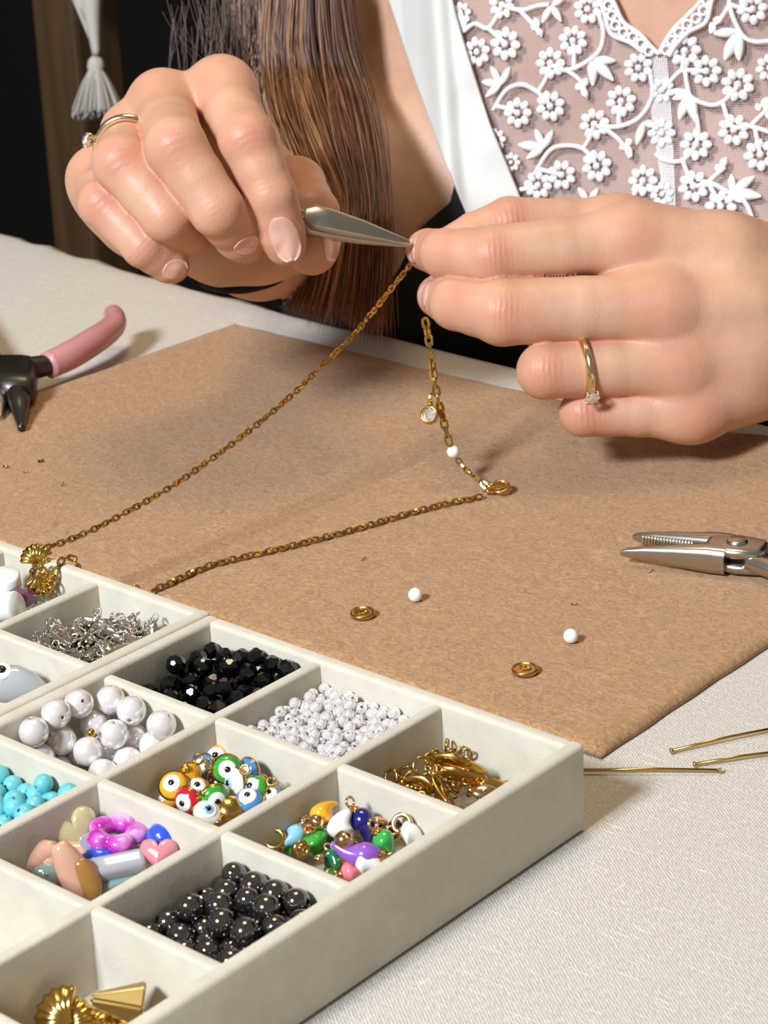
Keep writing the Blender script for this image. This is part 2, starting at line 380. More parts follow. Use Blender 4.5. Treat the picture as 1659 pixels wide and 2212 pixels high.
# ================================================================ implicit surfaces (for the body)
def smin(a, b, k):
    h = np.clip(0.5 + 0.5 * (b - a) / k, 0, 1); return b + (a - b) * h - k * h * (1 - h)
def cone(P, a, b, ra, rb):
    a = np.asarray(a, np.float32); b = np.asarray(b, np.float32); ba = b - a; q = P - a
    h = np.clip((q @ ba) / (ba @ ba + 1e-12), 0, 1); return np.linalg.norm(q - h[:, None] * ba, axis=1) - (ra + (rb - ra) * h)
def ell(P, c, r, A=None):
    q = P - np.asarray(c, np.float32)
    if A is not None: q = q @ np.asarray(A, np.float32).T
    k0 = np.linalg.norm(q / np.asarray(r, np.float32), axis=1); k1 = np.linalg.norm(q / np.asarray(r, np.float32) ** 2, axis=1) + 1e-9
    return k0 * (k0 - 1) / k1
def surface(fn, lo, hi, h):
    lo = np.asarray(lo, float); hi = np.asarray(hi, float); n = np.ceil((hi - lo) / h).astype(int) + 1
    # coarse pass, then only the slabs near the surface
    g = [lo[i] + h * np.arange(n[i]) for i in range(3)]
    X = np.stack(np.meshgrid(*g, indexing='ij'), -1).astype(np.float32).reshape(-1, 3)
    cs = 4; gc = [a[::cs] for a in g]
    Xc = np.stack(np.meshgrid(*gc, indexing='ij'), -1).astype(np.float32)
    fc = fn(Xc.reshape(-1, 3)).reshape(Xc.shape[:3])
    near = np.abs(fc) < h * cs * 1.8
    idx = [np.minimum(np.round(np.arange(n[i]) / cs).astype(int), len(gc[i]) - 1) for i in range(3)]
    big = near[np.ix_(*idx)]; base = fc[np.ix_(*idx)].astype(np.float32)
    val = base.reshape(-1).copy(); mk = big.reshape(-1); sel = np.nonzero(mk)[0]
    for c in range(0, len(sel), 400000): s = sel[c:c + 400000]; val[s] = fn(X[s])
    V = val.reshape(n); del X
    s = V < 0
    # cells
    cnt = np.zeros(tuple(n - 1), np.int8); pos = np.zeros((*(n - 1), 3), np.float32); cr = np.zeros(tuple(n - 1), np.int8)
    sl = lambda a, d: (slice(None, -1), slice(1, None))[a] if d else None
    def sub(A, o): return A[o[0]:o[0] + n[0] - 1, o[1]:o[1] + n[1] - 1, o[2]:o[2] + n[2] - 1]
    for ax in range(3):
        oth = [a for a in range(3) if a != ax]
        for i in (0, 1):
            for j in (0, 1):
                o = [0, 0, 0]; o[oth[0]] = i; o[oth[1]] = j; o2 = list(o); o2[ax] = 1
                a = sub(V, o); b = sub(V, o2); x = (a < 0) != (b < 0)
                t = np.where(x, a / np.where(x, a - b, 1), 0)
                off = np.zeros(3); off[oth[0]] = i; off[oth[1]] = j
                cr += x
                pos[..., ax] += np.where(x, t, 0); pos[..., oth[0]] += x * i; pos[..., oth[1]] += x * j
    act = cr > 0; ids = -np.ones(act.shape, int); k = int(act.sum()); ids[act] = np.arange(k)
    loc = np.argwhere(act); vv = lo + h * (loc + pos[act] / cr[act][:, None])
    faces = []
    for ax in range(3):
        o1, o2 = [a for a in range(3) if a != ax]
        a = V[tuple(slice(None, -1) if q == ax else slice(1, -1) for q in range(3))]; b = V[tuple(slice(1, None) if q == ax else slice(1, -1) for q in range(3))]
        x = np.argwhere((a < 0) != (b < 0)); sg = a[tuple(x.T)] < 0
        base = x.copy(); base[:, o1] += 1; base[:, o2] += 1
        def gi(d1, d2): q = base.copy(); q[:, o1] -= d1; q[:, o2] -= d2; return ids[tuple(q.T)]
        quad = np.stack([gi(1, 1), gi(0, 1), gi(0, 0), gi(1, 0)], 1)
        flip = sg if ax != 1 else ~sg
        quad[~flip] = quad[~flip][:, ::-1]; faces.append(quad)
    return vv, np.vstack(faces)
MM = 0.001
D0 = 0.725
def J(x, y, dz): return atd(x, y, D0 + dz * MM)

# ---- joints: (pixel x, pixel y, depth offset mm, radius mm)
HR = dict(   # her right hand, holding the pliers
    index=[(478, 198, 24, 10.0), (534, 302, -7, 9.3), (584, 425, -6, 8.3), (607, 500, -1, 7.6), (617, 530, 2, 6.6)],
    middle=[(352, 226, 24, 9.8), (380, 318, -13, 9.7), (468, 452, -13, 8.6), (515, 510, 0, 7.6), (530, 522, 6, 7.0)],
    ring=[(290, 292, 30, 9.2), (262, 352, -5, 9.2), (360, 468, -8, 8.0), (400, 500, 4, 7.2), (416, 508, 10, 6.8)],
    pinky=[(215, 385, 30, 8.8), (222, 440, 4, 7.8), (310, 532, 0, 6.9), (362, 568, 6, 6.2), (372, 574, 9, 5.6)],
    thumb=[(560, 400, 52, 11.0), (640, 402, 36, 9.8), (672, 462, 22, 9.2), (676, 520, 18, 8.9), (674, 540, 16, 8.2)])
HL = dict(   # her left hand
    index=[(1362, 520, 7, 10.6), (1062, 552, 0, 9.4), (960, 548, 10, 7.9), (925, 540, 24, 6.8), (918, 540, 28, 6.2)],
    middle=[(1424, 662, 0, 11.0), (1085, 674, -4, 10.6), (985, 656, 6, 8.4), (948, 640, 20, 6.8), (944, 638, 24, 6.2)],
    ring=[(1462, 788, 4, 10.2), (1178, 801, -2, 8.9), (1188, 800, 16, 7.8), (1230, 790, 30, 7.4)],
    pinky=[(1500, 885, 9, 9.4), (1260, 892, 6, 7.5), (1268, 888, 20, 6.6), (1300, 870, 32, 6.2)],
    thumb=[(1330, 500, 34, 11.0), (1100, 482, 26, 8.6), (1030, 512, 26, 8.3), (968, 540, 26, 7.0), (940, 552, 30, 6.0)])
WR = (560, 538, 74); WL = (1850, 690, 30)
HRc = [('m', [(478, 198, 24, 10.5), (585, 490, 70, 12)]), ('m', [(352, 226, 24, 10.2), (560, 505, 72, 13)]), ('m', [(290, 292, 30, 10), (530, 515, 72, 13)]),
       ('m', [(215, 385, 30, 9.5), (500, 515, 68, 13)]), ('m', [(240, 430, 34, 11), (500, 515, 62, 14)]), ('m', [(560, 400, 52, 13), (580, 500, 66, 14)]),
       ('m', [(300, 480, 38, 12), (560, 525, 48, 13)]), ('m', [(480, 530, 42, 13), (650, 540, 44, 7)])]
HLc = [('m', [(1366, 522, 8, 12), (1560, 560, 12, 13.5)]), ('m', [(1560, 560, 12, 13.5), (1760, 600, 26, 15)]), ('m', [(1424, 660, 2.5, 11.6), (1600, 665, 8, 13.5)]), ('m', [(1600, 665, 8, 13.5), (1780, 660, 20, 15)]), ('m', [(1462, 780, 6, 11.5), (1620, 760, 11, 13)]), ('m', [(1620, 760, 11, 13), (1790, 720, 22, 15)]),
       ('m', [(1490, 885, 8, 9.5), (1780, 770, 28, 14)]), ('m', [(1340, 500, 30, 11), (1740, 600, 44, 15)]), ('m', [(1500, 860, 22, 12), (1780, 750, 38, 15)]), ('m', [(1420, 640, 24, 13), (1780, 670, 38, 15)])]
def jl(lst): return [(J(*q[:3]).astype(np.float32), q[3] * MM) for q in lst]
def hand_fn(H, palm):
    fing = {k: jl(v) for k, v in H.items()}; pal = [jl(v) for _, v in palm]
    def fn(P):
        pd = None
        for a, b in pal:
            d = cone(P, a[0], b[0], a[1], b[1]); pd = d if pd is None else smin(pd, d, 0.007)
        tot = None
        for k, js in fing.items():
            fd = None
            for n_, ((a, ra), (b, rb)) in enumerate(zip(js, js[1:])):
                # each phalanx is slimmer in the middle than at its joints
                mid = (a + b) / 2; rm = (ra + rb) / 2 * (0.955 if n_ < 2 else 0.98)
                for p0, p1, r0, r1 in ((a, mid, ra, rm), (mid, b, rm, rb)):
                    d = cone(P, p0, p1, r0 * .99, r1 * .99); fd = d if fd is None else smin(fd, d, 0.0012)
            e = smin(fd, pd, 0.0075); tot = e if tot is None else smin(tot, e, 0.0008)
        return tot
    return fn
fR = hand_fn(HR, HRc); fL = hand_fn(HL, HLc)
# ---- arms and trunk
A3 = lambda x, y, d: atd(x, y, d).astype(np.float32)
elb = A3(838, 400, 1.00); sho = A3(665, -170, 1.02); wr = A3(562, 533, 0.800)
fwd = np.array([0.30, -0.95, 0.05]); fwd /= np.linalg.norm(fwd); side = np.cross(fwd, [0, 0, 1]); side /= np.linalg.norm(side); upv = np.cross(side, fwd)
TR = np.stack([side, fwd, upv]); TC = A3(1400, 420, 0.965)
def trunk(P):
    d = ell(P, TC, (0.150, 0.105, 0.34), TR)
    for s in (-1, 1):
        c = TC + side * 0.072 * s + fwd * 0.065 + upv * -0.02; d = smin(d, ell(P, c, (0.062, 0.05, 0.062), TR), 0.04)
    return d
def arm(P):
    d = cone(P, sho, elb, 0.047, 0.038); d = smin(d, cone(P, elb, elb * .55 + wr * .45, 0.037, 0.033), 0.02)
    d = smin(d, cone(P, elb * .55 + wr * .45, wr, 0.031, 0.0188), 0.012); return d
lelb = A3(2500, 700, 0.95); lwr = A3(1850, 690, 0.752); lsho = A3(2100, -250, 0.90)
NK0 = (TC + upv * 0.28 + fwd * .01).astype(np.float32); HD = (TC + upv * 0.46 + fwd * .085).astype(np.float32)  # neck and head out of view, added to block the overhead lamp
def armL(P):
    d = cone(P, lwr, lelb, 0.022, 0.038); return smin(d, cone(P, lelb, lsho, 0.038, 0.045), 0.015)
def fullR(P):
    return smin(fR(P), arm(P), 0.008)
def fullL(P): return smin(fL(P), cone(P, lwr, lelb, 0.022, 0.038), 0.008)
def fbody(P):
    d = smin(trunk(P), arm(P), 0.02); d = smin(d, armL(P), 0.03)
    d = smin(d, cone(P, NK0, HD, 0.056, 0.05), 0.03); h_ = smin(ell(P, HD, (0.072, 0.092, 0.100), TR), ell(P, HD + fwd * 0.045 - upv * 0.055, (0.042, 0.045, 0.05), TR), 0.02)
    h_ = smin(h_, cone(P, HD + fwd * .088, HD + fwd * .104 - upv * .028, .006, .010), .008); d = smin(d, h_, 0.012)
    sh2 = np.array(TC + side * -0.17 + upv * .27); sh1 = np.array(TC + side * 0.17 + upv * .27); d = smin(d, cone(P, sh1, sh2, .05, .05), .04)
    return d
def bounds(H, palm, pad=0.014, extra=()):
    pts = np.array([J(*q[:3]) for v in list(H.values()) + [w for _, w in palm] for q in v] + list(extra)); return pts.min(0) - pad - 0.006, pts.max(0) + pad + 0.006
def wrist_cut(v, f, c, n, sign):
    s = ((v - c) @ n) * sign > 0; return v, f[s[f].all(1)]
def assemble():
    out = []
    lo, hi = bounds(HR, HRc, extra=[wr]); v, f = surface(fullR, lo, hi, 0.0007)
    ax = (elb - wr) / np.linalg.norm(elb - wr)
    v, f = wrist_cut(v, f, wr + ax * 0.006, ax, -1); out.append((v, f, 'R'))
    lo, hi = bounds(HL, HLc, extra=[J(1850, 690, 30)]); v, f = surface(fullL, lo, hi, 0.0007)
    axl = (lelb - lwr) / np.linalg.norm(lelb - lwr)
    v, f = wrist_cut(v, f, lwr + axl * 0.004, axl, -1); out.append((v, f, 'L'))
    def fb(P): return smin(fbody(P), np.where(((P - wr) @ ax) < 0.05, fullR(P), 9) if False else fbody(P), 1e-5)
    pts = np.array([sho, elb, wr, TC, lelb, lsho, HD]); v, f = surface(fbody, pts.min(0) - 0.19, pts.max(0) + 0.14, 0.0045)
    cR = ((v - (wr + ax * 0.004)) @ ax > 0) | (np.linalg.norm(v - wr, axis=1) > 0.09)
    cL = ((v - (lwr + axl * 0.002)) @ axl > 0) | (np.linalg.norm(v - lwr, axis=1) > 0.09)
    k = cR & cL; f = f[k[f].all(1)]; out.append((v, f, 'B'))
    vs_ = []; fs = []; o = 0; red = []; wu = []; ww = []
    for v, f, t in out:
        used = np.unique(f); mp = -np.ones(len(v), int); mp[used] = np.arange(len(used)); v = v[used]; f = mp[f]
        r = np.zeros(len(v)); u_ = np.zeros(len(v)); w_ = np.zeros(len(v))
        if t != 'B':
            fs_ = []
            for k_, js in (HR if t == 'R' else HL).items():
                js = jl(js); vf = v.astype(np.float32); fs_.append(np.min([cone(vf, a, b, ra, rb) for (a, ra), (b, rb) in zip(js, js[1:])], axis=0))
            fs_ = np.sort(np.stack(fs_), axis=0); r = np.maximum(r, 0.9 * np.exp(-np.maximum(fs_[1], 0) / 0.0011) * (fs_[0] < .002))  # finger creases: skin redness, plus translucency and shade put into the colour
            for k_, js in (HR if t == 'R' else HL).items():
                P_ = [J(*q[:3]) for q in js]
                for n_, c in enumerate(P_):
                    if n_ == len(P_) - 1: r = np.maximum(r, 0.55 * np.exp(-(np.linalg.norm(v - c, axis=1) / 0.011) ** 2)); continue
                    cc = c - RW[2] * js[n_][3] * MM
                    dd = np.linalg.norm(v - cc, axis=1); w = np.exp(-(dd / (0.0085 if n_ else 0.011)) ** 2)
                    r = np.maximum(r, w * (0.75 if n_ == 1 else 0.5))
                    if n_ in (1, 2):
                        dr = P_[n_ + 1] - P_[n_ - 1]; dr /= np.linalg.norm(dr)
                        w2 = np.exp(-(dd / 0.0052) ** 2) * ((.7 if n_ == 1 else .25) if t == 'L' else (.5 if n_ == 1 else .2)); bt = w2 > w_; u_ = np.where(bt, (v - cc) @ dr * 1000, u_); w_ = np.maximum(w_, w2)
        vs_.append(v); fs.append(f + o); o += len(v); red.append(r); wu.append(u_); ww.append(w_)
    v = np.vstack(vs_); f = np.vstack(fs)
    me = D.meshes.new('body'); me.vertices.add(len(v)); me.vertices.foreach_set('co', v.astype(np.float32).ravel())
    me.loops.add(f.size); me.loops.foreach_set('vertex_index', f.ravel().astype(np.int32))
    me.polygons.add(len(f)); me.polygons.foreach_set('loop_start', (np.arange(len(f)) * 4).astype(np.int32)); me.polygons.foreach_set('loop_total', np.full(len(f), 4, np.int32))
    me.update(calc_edges=True); me.validate()
    for nm, a in (('red', red), ('wu', wu), ('ww', ww)):
        at = me.attributes.new(nm, 'FLOAT', 'POINT'); at.data.foreach_set('value', np.concatenate(a).astype(np.float32))
    return me
person = empty('person', (TC[0], TC[1], -0.4), 'person in a white lace top and vest leaning over the table making a necklace', 'person')
POFF = -np.array(person.location)
def pl(o): o.location = V3(POFF); return o
body = pl(link('body', assemble(), 'skin', person))

def march(fn, x, y, d0, d1, step=0.0006):
    ds = np.arange(d0, d1, step); r = ray(x, y); P = (CAM + ds[:, None] * r).astype(np.float32); v = fn(P)
    k = np.nonzero(v < 0)[0]
    if not len(k): return None
    k = k[0]
    if k == 0: return CAM + ds[0] * r
    t = v[k - 1] / (v[k - 1] - v[k]); return CAM + (ds[k - 1] + t * step) * r
def pxdir(dx, dy, dd=0.0):
    v = RW[0] * dx + RW[1] * dy + RW[2] * dd; return v / np.linalg.norm(v)
# ---------------------------------------------------------------- fingernails
def nail(x, y, ax, nrm, w, l, fn, tipfrac=0.16, d0=0.68, rad=None, lift=0.0003, name='fingernail'):
    p = march(fn, x, y, d0, 0.80)
    a = np.array(ax, float); a /= np.linalg.norm(a); n = np.array(nrm, float); n -= a * (n @ a); n /= np.linalg.norm(n); s = np.cross(a, n)
    nu, nv = 17, 19; Q = []; vt = []; fc = []
    for j in range(nv):
        v = -1 + 2 * j / (nv - 1); hw = max(.05, 1 - abs(v) ** 2.4) ** (1 / 2.4) * (1 - .06 * v)
        for i in range(nu):
            u = -1 + 2 * i / (nu - 1); Q.append(p + a * (v * l / 2) + s * u * hw * w / 2 + n * 0.006)
    Q = np.array(Q); t = np.zeros(len(Q))
    for _ in range(40):                     # drop the plate onto the fingertip
        t = np.minimum(t + np.maximum(fn((Q - t[:, None] * n).astype(np.float32)) - lift, 0) * .9, 0.0088)
    t = t.reshape(nv, nu); c = t[:, nu // 2].copy()
    for j in range(1, nv): c[j] = min(c[j], c[j - 1] + 0.00028) if j > nv // 2 else c[j]
    for j in range(nv): t[j] = np.minimum(t[j], c[j] + 0.0030 * np.linspace(-1, 1, nu) ** 2)
    vt = Q - t.reshape(-1)[:, None] * n
    for j in range(nv - 1):
        for i in range(nu - 1):
            fc.append((j * nu + i, j * nu + i + 1, (j + 1) * nu + i + 1, (j + 1) * nu + i))
    o = pyd(name, vt, fc, 'nail', person); o.location = V3(POFF)
    o.data.materials.append(M['nail_tip'])
    for k, pgn in enumerate(o.data.polygons):
        if (k // (nu - 1)) >= (nv - 1) * (1 - tipfrac): pgn.material_index = 1
    md = o.modifiers.new('t', 'SOLIDIFY'); md.thickness = 0.0006; md.offset = -1
    return o
toward = -RW[2]
nail(616, 518, pxdir(14, 60, 0.05), toward + RW[1] * 0.12 - RW[0] * .08, 0.0090, 0.0134, fullR, 0.07)
nail(532, 532, pxdir(30, 12, 14), toward * .8 + RW[1] * 1.0, 0.0068, 0.0072, fullR, 0.1)
nail(378, 586, pxdir(22, 10, 8), toward + RW[1] * 0.85, 0.0068, 0.0074, fullR, 0.1)
nail(722, 530, pxdir(-3, 42, 2), toward * 0.25 + RW[0] * 1.0, 0.0080, 0.0105, fullR, 0.12)
nail(888, 540, pxdir(-4, 3, 12), toward * 0.45 - RW[0] * 1.0, 0.0088, 0.0080, fullL, 0.1)
nail(914, 636, pxdir(-4, 4, 12), toward * 0.45 - RW[0] * 1.0, 0.0088, 0.0078, fullL, 0.1)
# ---------------------------------------------------------------- clothes draped on the trunk
KX = lambda x, y: (850 + x / 2.0507, y / 2.0507)
def inpoly(x, y, poly):
    c = False; n = len(poly); j = n - 1
    for i in range(n):
        if (poly[i][1] > y) != (poly[j][1] > y) and x < (poly[j][0] - poly[i][0]) * (y - poly[i][1]) / (poly[j][1] - poly[i][1]) + poly[i][0]: c = not c
        j = i
    return c
def trunkpt(x, y, off):
    return march(lambda P: trunk(P) - off, x, y, 0.75, 1.15, 0.004)
def drape(name, left, right, m, off, rows=60, cols=40, thick=0.0008, uv=False, offset_fn=None):
    """a cloth panel between two outlines, laid over the body at a given distance from it"""
    ysL = [p[1] for p in left]; 
    y0, y1 = left[0][1], left[-1][1]; v = []; f = []; uvs = []
    for j in range(rows):
        t = j / (rows - 1)
        yl = y0 + (y1 - y0) * t; xl = np.interp(yl, [p[1] for p in left], [p[0] for p in left])
        yr = right[0][1] + (right[-1][1] - right[0][1]) * t; xr = np.interp(yr, [p[1] for p in right], [p[0] for p in right])
        for i in range(cols):
            s = i / (cols - 1); x = xl + (xr - xl) * s; y = yl + (yr - yl) * s
            o_ = off if offset_fn is None else offset_fn(x, y, s, t)
            p = trunkpt(x, y, o_)
            if p is None: p = v[-1] if v else atd(x, y, 0.95)
            v.append(p)
    v = np.array(v)
    for j in range(rows - 1):
        for i in range(cols - 1): f.append((j * cols + i, j * cols + i + 1, (j + 1) * cols + i + 1, (j + 1) * cols + i))
    o = pyd(name, v, f, m, person); o.location = V3(POFF)
    if uv:
        ul = o.data.uv_layers.new(name='uv')
        s_ = np.stack([v @ side, v @ upv], 1)
        for lp in o.data.loops: ul.data[lp.index].uv = s_[lp.vertex_index]
    if thick: md = o.modifiers.new('t', 'SOLIDIFY'); md.thickness = thick
    return o
NL_out = [KX(*p) for p in [(880, -160), (905, -40), (935, 60), (965, 150), (1050, 190), (1110, 235), (1160, 275)]]
NL_in = [KX(*p) for p in [(930, -160), (955, -40), (985, 30), (1020, 100), (1090, 150), (1140, 205), (1176, 240)]]
NR_in = [KX(*p) for p in [(1480, -160), (1385, -30), (1345, 25), (1290, 80), (1240, 130), (1200, 190), (1177, 240)]]
NR_out = [KX(*p) for p in [(1520, -160), (1420, -20), (1385, 95), (1310, 140), (1250, 200), (1220, 250), (1195, 290)]]
LO = 0.0035
blouse_left = drape('lace_panel', [(950, -80), (985, 30), (1015, 130), (1060, 270), (1110, 400), (1150, 500), (1180, 640)],
      [NL_out[0], NL_out[2], NL_out[3], NL_out[4], NL_out[6], KX(1165, 500), KX(1200, 900), (1440, 640)], 'net', LO, 70, 50, 0, True)
blouse_right = drape('lace_panel', [NR_out[0], NR_out[1], NR_out[2], NR_out[3], NR_out[5], NR_out[6], KX(1225, 500), KX(1240, 900), (1460, 640)],
      [(1850, -80), (1850, 640)], 'net', LO, 70, 50, 0, True)
drape('placket', [KX(1150, 250), KX(1140, 500), KX(1170, 700), KX(1200, 900), (1440, 640)], [KX(1212, 255), KX(1232, 500), KX(1242, 700), KX(1250, 900), (1465, 640)], 'dense_net', LO + .0008, 50, 8, 0, True)
drape('neckline_lace', NL_out, NL_in, 'dense_net', LO + .0008, 40, 6, 0, True)
drape('neckline_lace', NR_in, NR_out, 'dense_net', LO + .0008, 40, 6, 0, True)
def cord(name, pts, r=0.00095, off=LO + .0012, n=None, kx=True):
    q = [KX(*p) if kx else p for p in pts]; P2 = spline(q, n or max(8, 6 * len(q)))
    W = []
    for x, y in P2:
        p = trunkpt(x, y, off)
        if p is not None: W.append(p)
    return tube(W, r, 6)
VINES = [[(310, 140), (360, 105), (420, 125), (470, 50), (480, 20)], [(420, 125), (460, 160), (495, 195)], [(480, 20), (560, 45), (640, 25), (690, 20)], [(560, 45), (620, 110), (650, 155)],
 [(910, 60), (930, 150), (900, 240), (780, 310), (700, 290)], [(800, 300), (800, 230), (795, 180)], [(760, 305), (830, 360), (855, 430)],
 [(440, 490), (500, 400), (570, 375), (640, 410), (690, 460)], [(640, 410), (675, 350), (695, 290)], [(450, 470), (500, 480), (550, 500)],
 [(1140, 330), (1145, 430), (1090, 520), (1000, 560), (900, 560)], [(1000, 560), (1000, 500), (1010, 445)], [(940, 570), (1010, 630), (1050, 700)],
 [(620, 780), (690, 670), (760, 645), (840, 660), (895, 720)], [(840, 660), (870, 610), (890, 550)], [(650, 750), (745, 775)], [(560, 840), (640, 830)],
 [(1190, 400), (1280, 310), (1300, 370), (1320, 430), (1400, 465), (1460, 450), (1525, 385)], [(1280, 310), (1385, 315)], [(1290, 225), (1280, 310)],
 [(1320, 430), (1350, 560), (1340, 640), (1280, 710), (1200, 710), (1160, 680)], [(1280, 710), (1330, 820), (1400, 810), (1480, 850), (1560, 900), (1600, 1000)], [(1390, 810), (1470, 740)],
 [(1460, 460), (1500, 560), (1580, 560), (1680, 590)], [(1580, 560), (1660, 480)], [(1490, -60), (1490, 20), (1510, 90), (1550, 160), (1600, 185), (1680, 180)], [(1490, 20), (1440, 100)], [(1490, 20), (1590, 50)],
 [(1040, 900), (1110, 800)], [(1600, 560), (1625, 685)], [(1400, 820), (1450, 910)]]
for vn in VINES:
    a = cord('vine', vn); o = pyd('embroidered_vine', a[0], a[1], 'thread', person); o.location = V3(POFF)
def surfframe(x, y, off):
    p = trunkpt(x, y, off); a = trunkpt(x + 6, y, off); b = trunkpt(x, y + 6, off)
    X = (a - p) / np.linalg.norm(a - p); n = np.cross(b - p, a - p); n /= np.linalg.norm(n)
    if n @ toward < 0: n = -n
    Y = np.cross(n, X); return p, X, Y, n
def flowermesh():
    parts = []
    for k in range(8):
        t = 2 * PI * k / 8; c = np.array([math.cos(t), math.sin(t), 0]); s_ = np.array([-math.sin(t), math.cos(t), 0])
        v = []; f = []; nu, nv = 8, 5
        for j in range(nv):
            ph = PI * j / (nv - 1)
            for i in range(nu):
                th = 2 * PI * i / nu; v.append(c * (0.68 + 0.33 * math.cos(ph)) + s_ * 0.285 * math.sin(ph) * math.cos(th) + np.array([0, 0, 0.13 * math.sin(ph) * math.sin(th)]))
        for j in range(nv - 1):
            for i in range(nu): f.append((j * nu + i, j * nu + (i + 1) % nu, (j + 1) * nu + (i + 1) % nu, (j + 1) * nu + i))
        parts.append((v, f))
    v = []; f = []
    for j in range(5):
        ph = PI * j / 4
        for i in range(8): th = 2 * PI * i / 8; v.append((0.24 * math.sin(ph) * math.cos(th), 0.24 * math.sin(ph) * math.sin(th), 0.06 + 0.14 * math.cos(ph)))
    for j in range(4):
        for i in range(8): f.append((j * 8 + i, j * 8 + (i + 1) % 8, (j + 1) * 8 + (i + 1) % 8, (j + 1) * 8 + i))
    parts.append((v, f)); return meshof('embroidered_flower', merge(parts), 'thread')
FM = flowermesh()
FL = [(480, 20, 50), (495, 195, 58), (370, 230, 52), (795, 180, 52), (860, 40, 52), (695, 280, 54), (1085, 300, 52), (1290, 225, 58), (1385, 315, 54), (1525, 375, 58), (1590, 40, 54), (1665, 300, 48), (550, 500, 52), (695, 470, 54),
      (1008, 448, 54), (890, 550, 54), (1188, 590, 50), (900, 735, 56), (745, 775, 52), (640, 820, 50), (1105, 800, 54), (1190, 860, 44), (1340, 640, 56), (1508, 575, 56), (1330, 825, 56), (1625, 685, 58), (1450, 915, 56), (450, 620, 40), (520, 720, 34), (1190, 400, 44), (300, 60, 40), (1700, 480, 50), (1180, 110 - 400, 40)]
for x, y, r in FL:
    if y < -60: continue
    px, py = KX(x, y); p, X, Y, n = surfframe(px, py, LO + .0012); s = r / 2.0507 / (F / ((p - CAM) @ RW[2])) * 1.30
    R = Matrix((X, Y, n)).transposed() @ Matrix.Rotation(RNG.uniform(0, 1), 3, 'Z')
    o = place('embroidered_flower', FM, p + POFF, R, s, person)
def leafmesh():
    v = []; f = []; nu, nv = 6, 8
    for j in range(nv):
        t = j / (nv - 1); w = 0.22 * math.sin(PI * min(1, t * 0.93 + 0.04)) ** 0.8
        for i in range(nu): th = 2 * PI * i / nu; v.append((t, w * math.cos(th), 0.45 * w * math.sin(th)))
    for j in range(nv - 1):
        for i in range(nu): f.append((j * nu + i, j * nu + (i + 1) % nu, (j + 1) * nu + (i + 1) % nu, (j + 1) * nu + i))
    f += [tuple(range(nu)), tuple((nv - 1) * nu + i for i in range(nu))[::-1]]
    return meshof('embroidered_leaf', (v, f), 'thread')
LM = leafmesh()
LV = [((475, 375), [(428, 288), (518, 292), (385, 362), (405, 430)]), ((700, 25), [(745, 100), (655, 105), (765, -20)]), ((885, 265), [(988, 270), (978, 362), (882, 385), (865, 340)]), ((1310, 415), [(1262, 535), (1338, 545), (1222, 400), (1230, 440)]),
      ((1530, 140), [(1462, 272), (1530, 275), (1410, 150)]), ((665, 655), [(625, 565), (708, 572), (545, 640), (585, 705)]), ((1110, 540), [(1075, 645), (1160, 560)]), ((865, 900), [(815, 825), (908, 830)]), ((1500, 850), [(1605, 778), (1635, 872), (1498, 765), (1540, 900)]),
      ((640, 125), [(605, 115), (625, 75), (655, 165)]), ((835, 385), [(800, 385), (860, 345), (858, 440)]), ((1030, 640), [(1000, 660), (1055, 615), (1055, 700)]), ((1450, 740), [(1420, 745), (1475, 695)]), ((1425, 110), [(1400, 150), (1440, 70), (1395, 120)]), ((1630, 470), [(1600, 480), (1665, 430)]),
      ((300, 130), [(295, 30), (330, 60)])]
for (bx, by), tips in LV:
    for tx, ty in tips:
        p, X, Y, n = surfframe(*KX(bx, by), LO + .0014); q = trunkpt(*KX(tx, ty), LO + .0014); l = np.linalg.norm(q - p); a = (q - p) / l; b = np.cross(n, a); b /= np.linalg.norm(b); n2 = np.cross(a, b)
        place('embroidered_leaf', LM, p + POFF, Matrix((a, b, n2)).transposed(), (l * .95, max(l * .9, .007), l * .9), person)
# neckline cords and eyelet rings
for a_ in (NL_out, NL_in, NR_in, NR_out):
    t_ = cord('x', a_[:-1] if a_ in (NL_out, NR_out) else a_, 0.0009, LO + .002, 40, False); o = pyd('neckline_cord', *t_, 'thread', person); o.location = V3(POFF)
def ringmesh(name, R_, r_, m, n=14, k=6, sx=1.0):
    v = []; f = []
    for i in range(n):
        t = 2 * PI * i / n
        for j in range(k): s = 2 * PI * j / k; v.append(((R_ + r_ * math.cos(s)) * math.cos(t) * sx, (R_ + r_ * math.cos(s)) * math.sin(t), r_ * math.sin(s)))
    for i in range(n):
        for j in range(k): f.append((i * k + j, ((i + 1) % n) * k + j, ((i + 1) % n) * k + (j + 1) % k, i * k + (j + 1) % k))
    return meshof(name, (v, f), m)
EM = ringmesh('eyelet', 0.0016, 0.0006, 'thread', 10, 5)
for A_, B_ in ((NL_out, NL_in), (NR_in, NR_out)):
    c = (spline(A_, 40) + spline(B_, 40)) / 2; c = arclen(c, 24)
    for x, y in c[1:-1]:
        p, X, Y, n = surfframe(x, y, LO + .0022); place('eyelet', EM, p + POFF, Matrix((X, Y, n)).transposed(), 1.0, person)
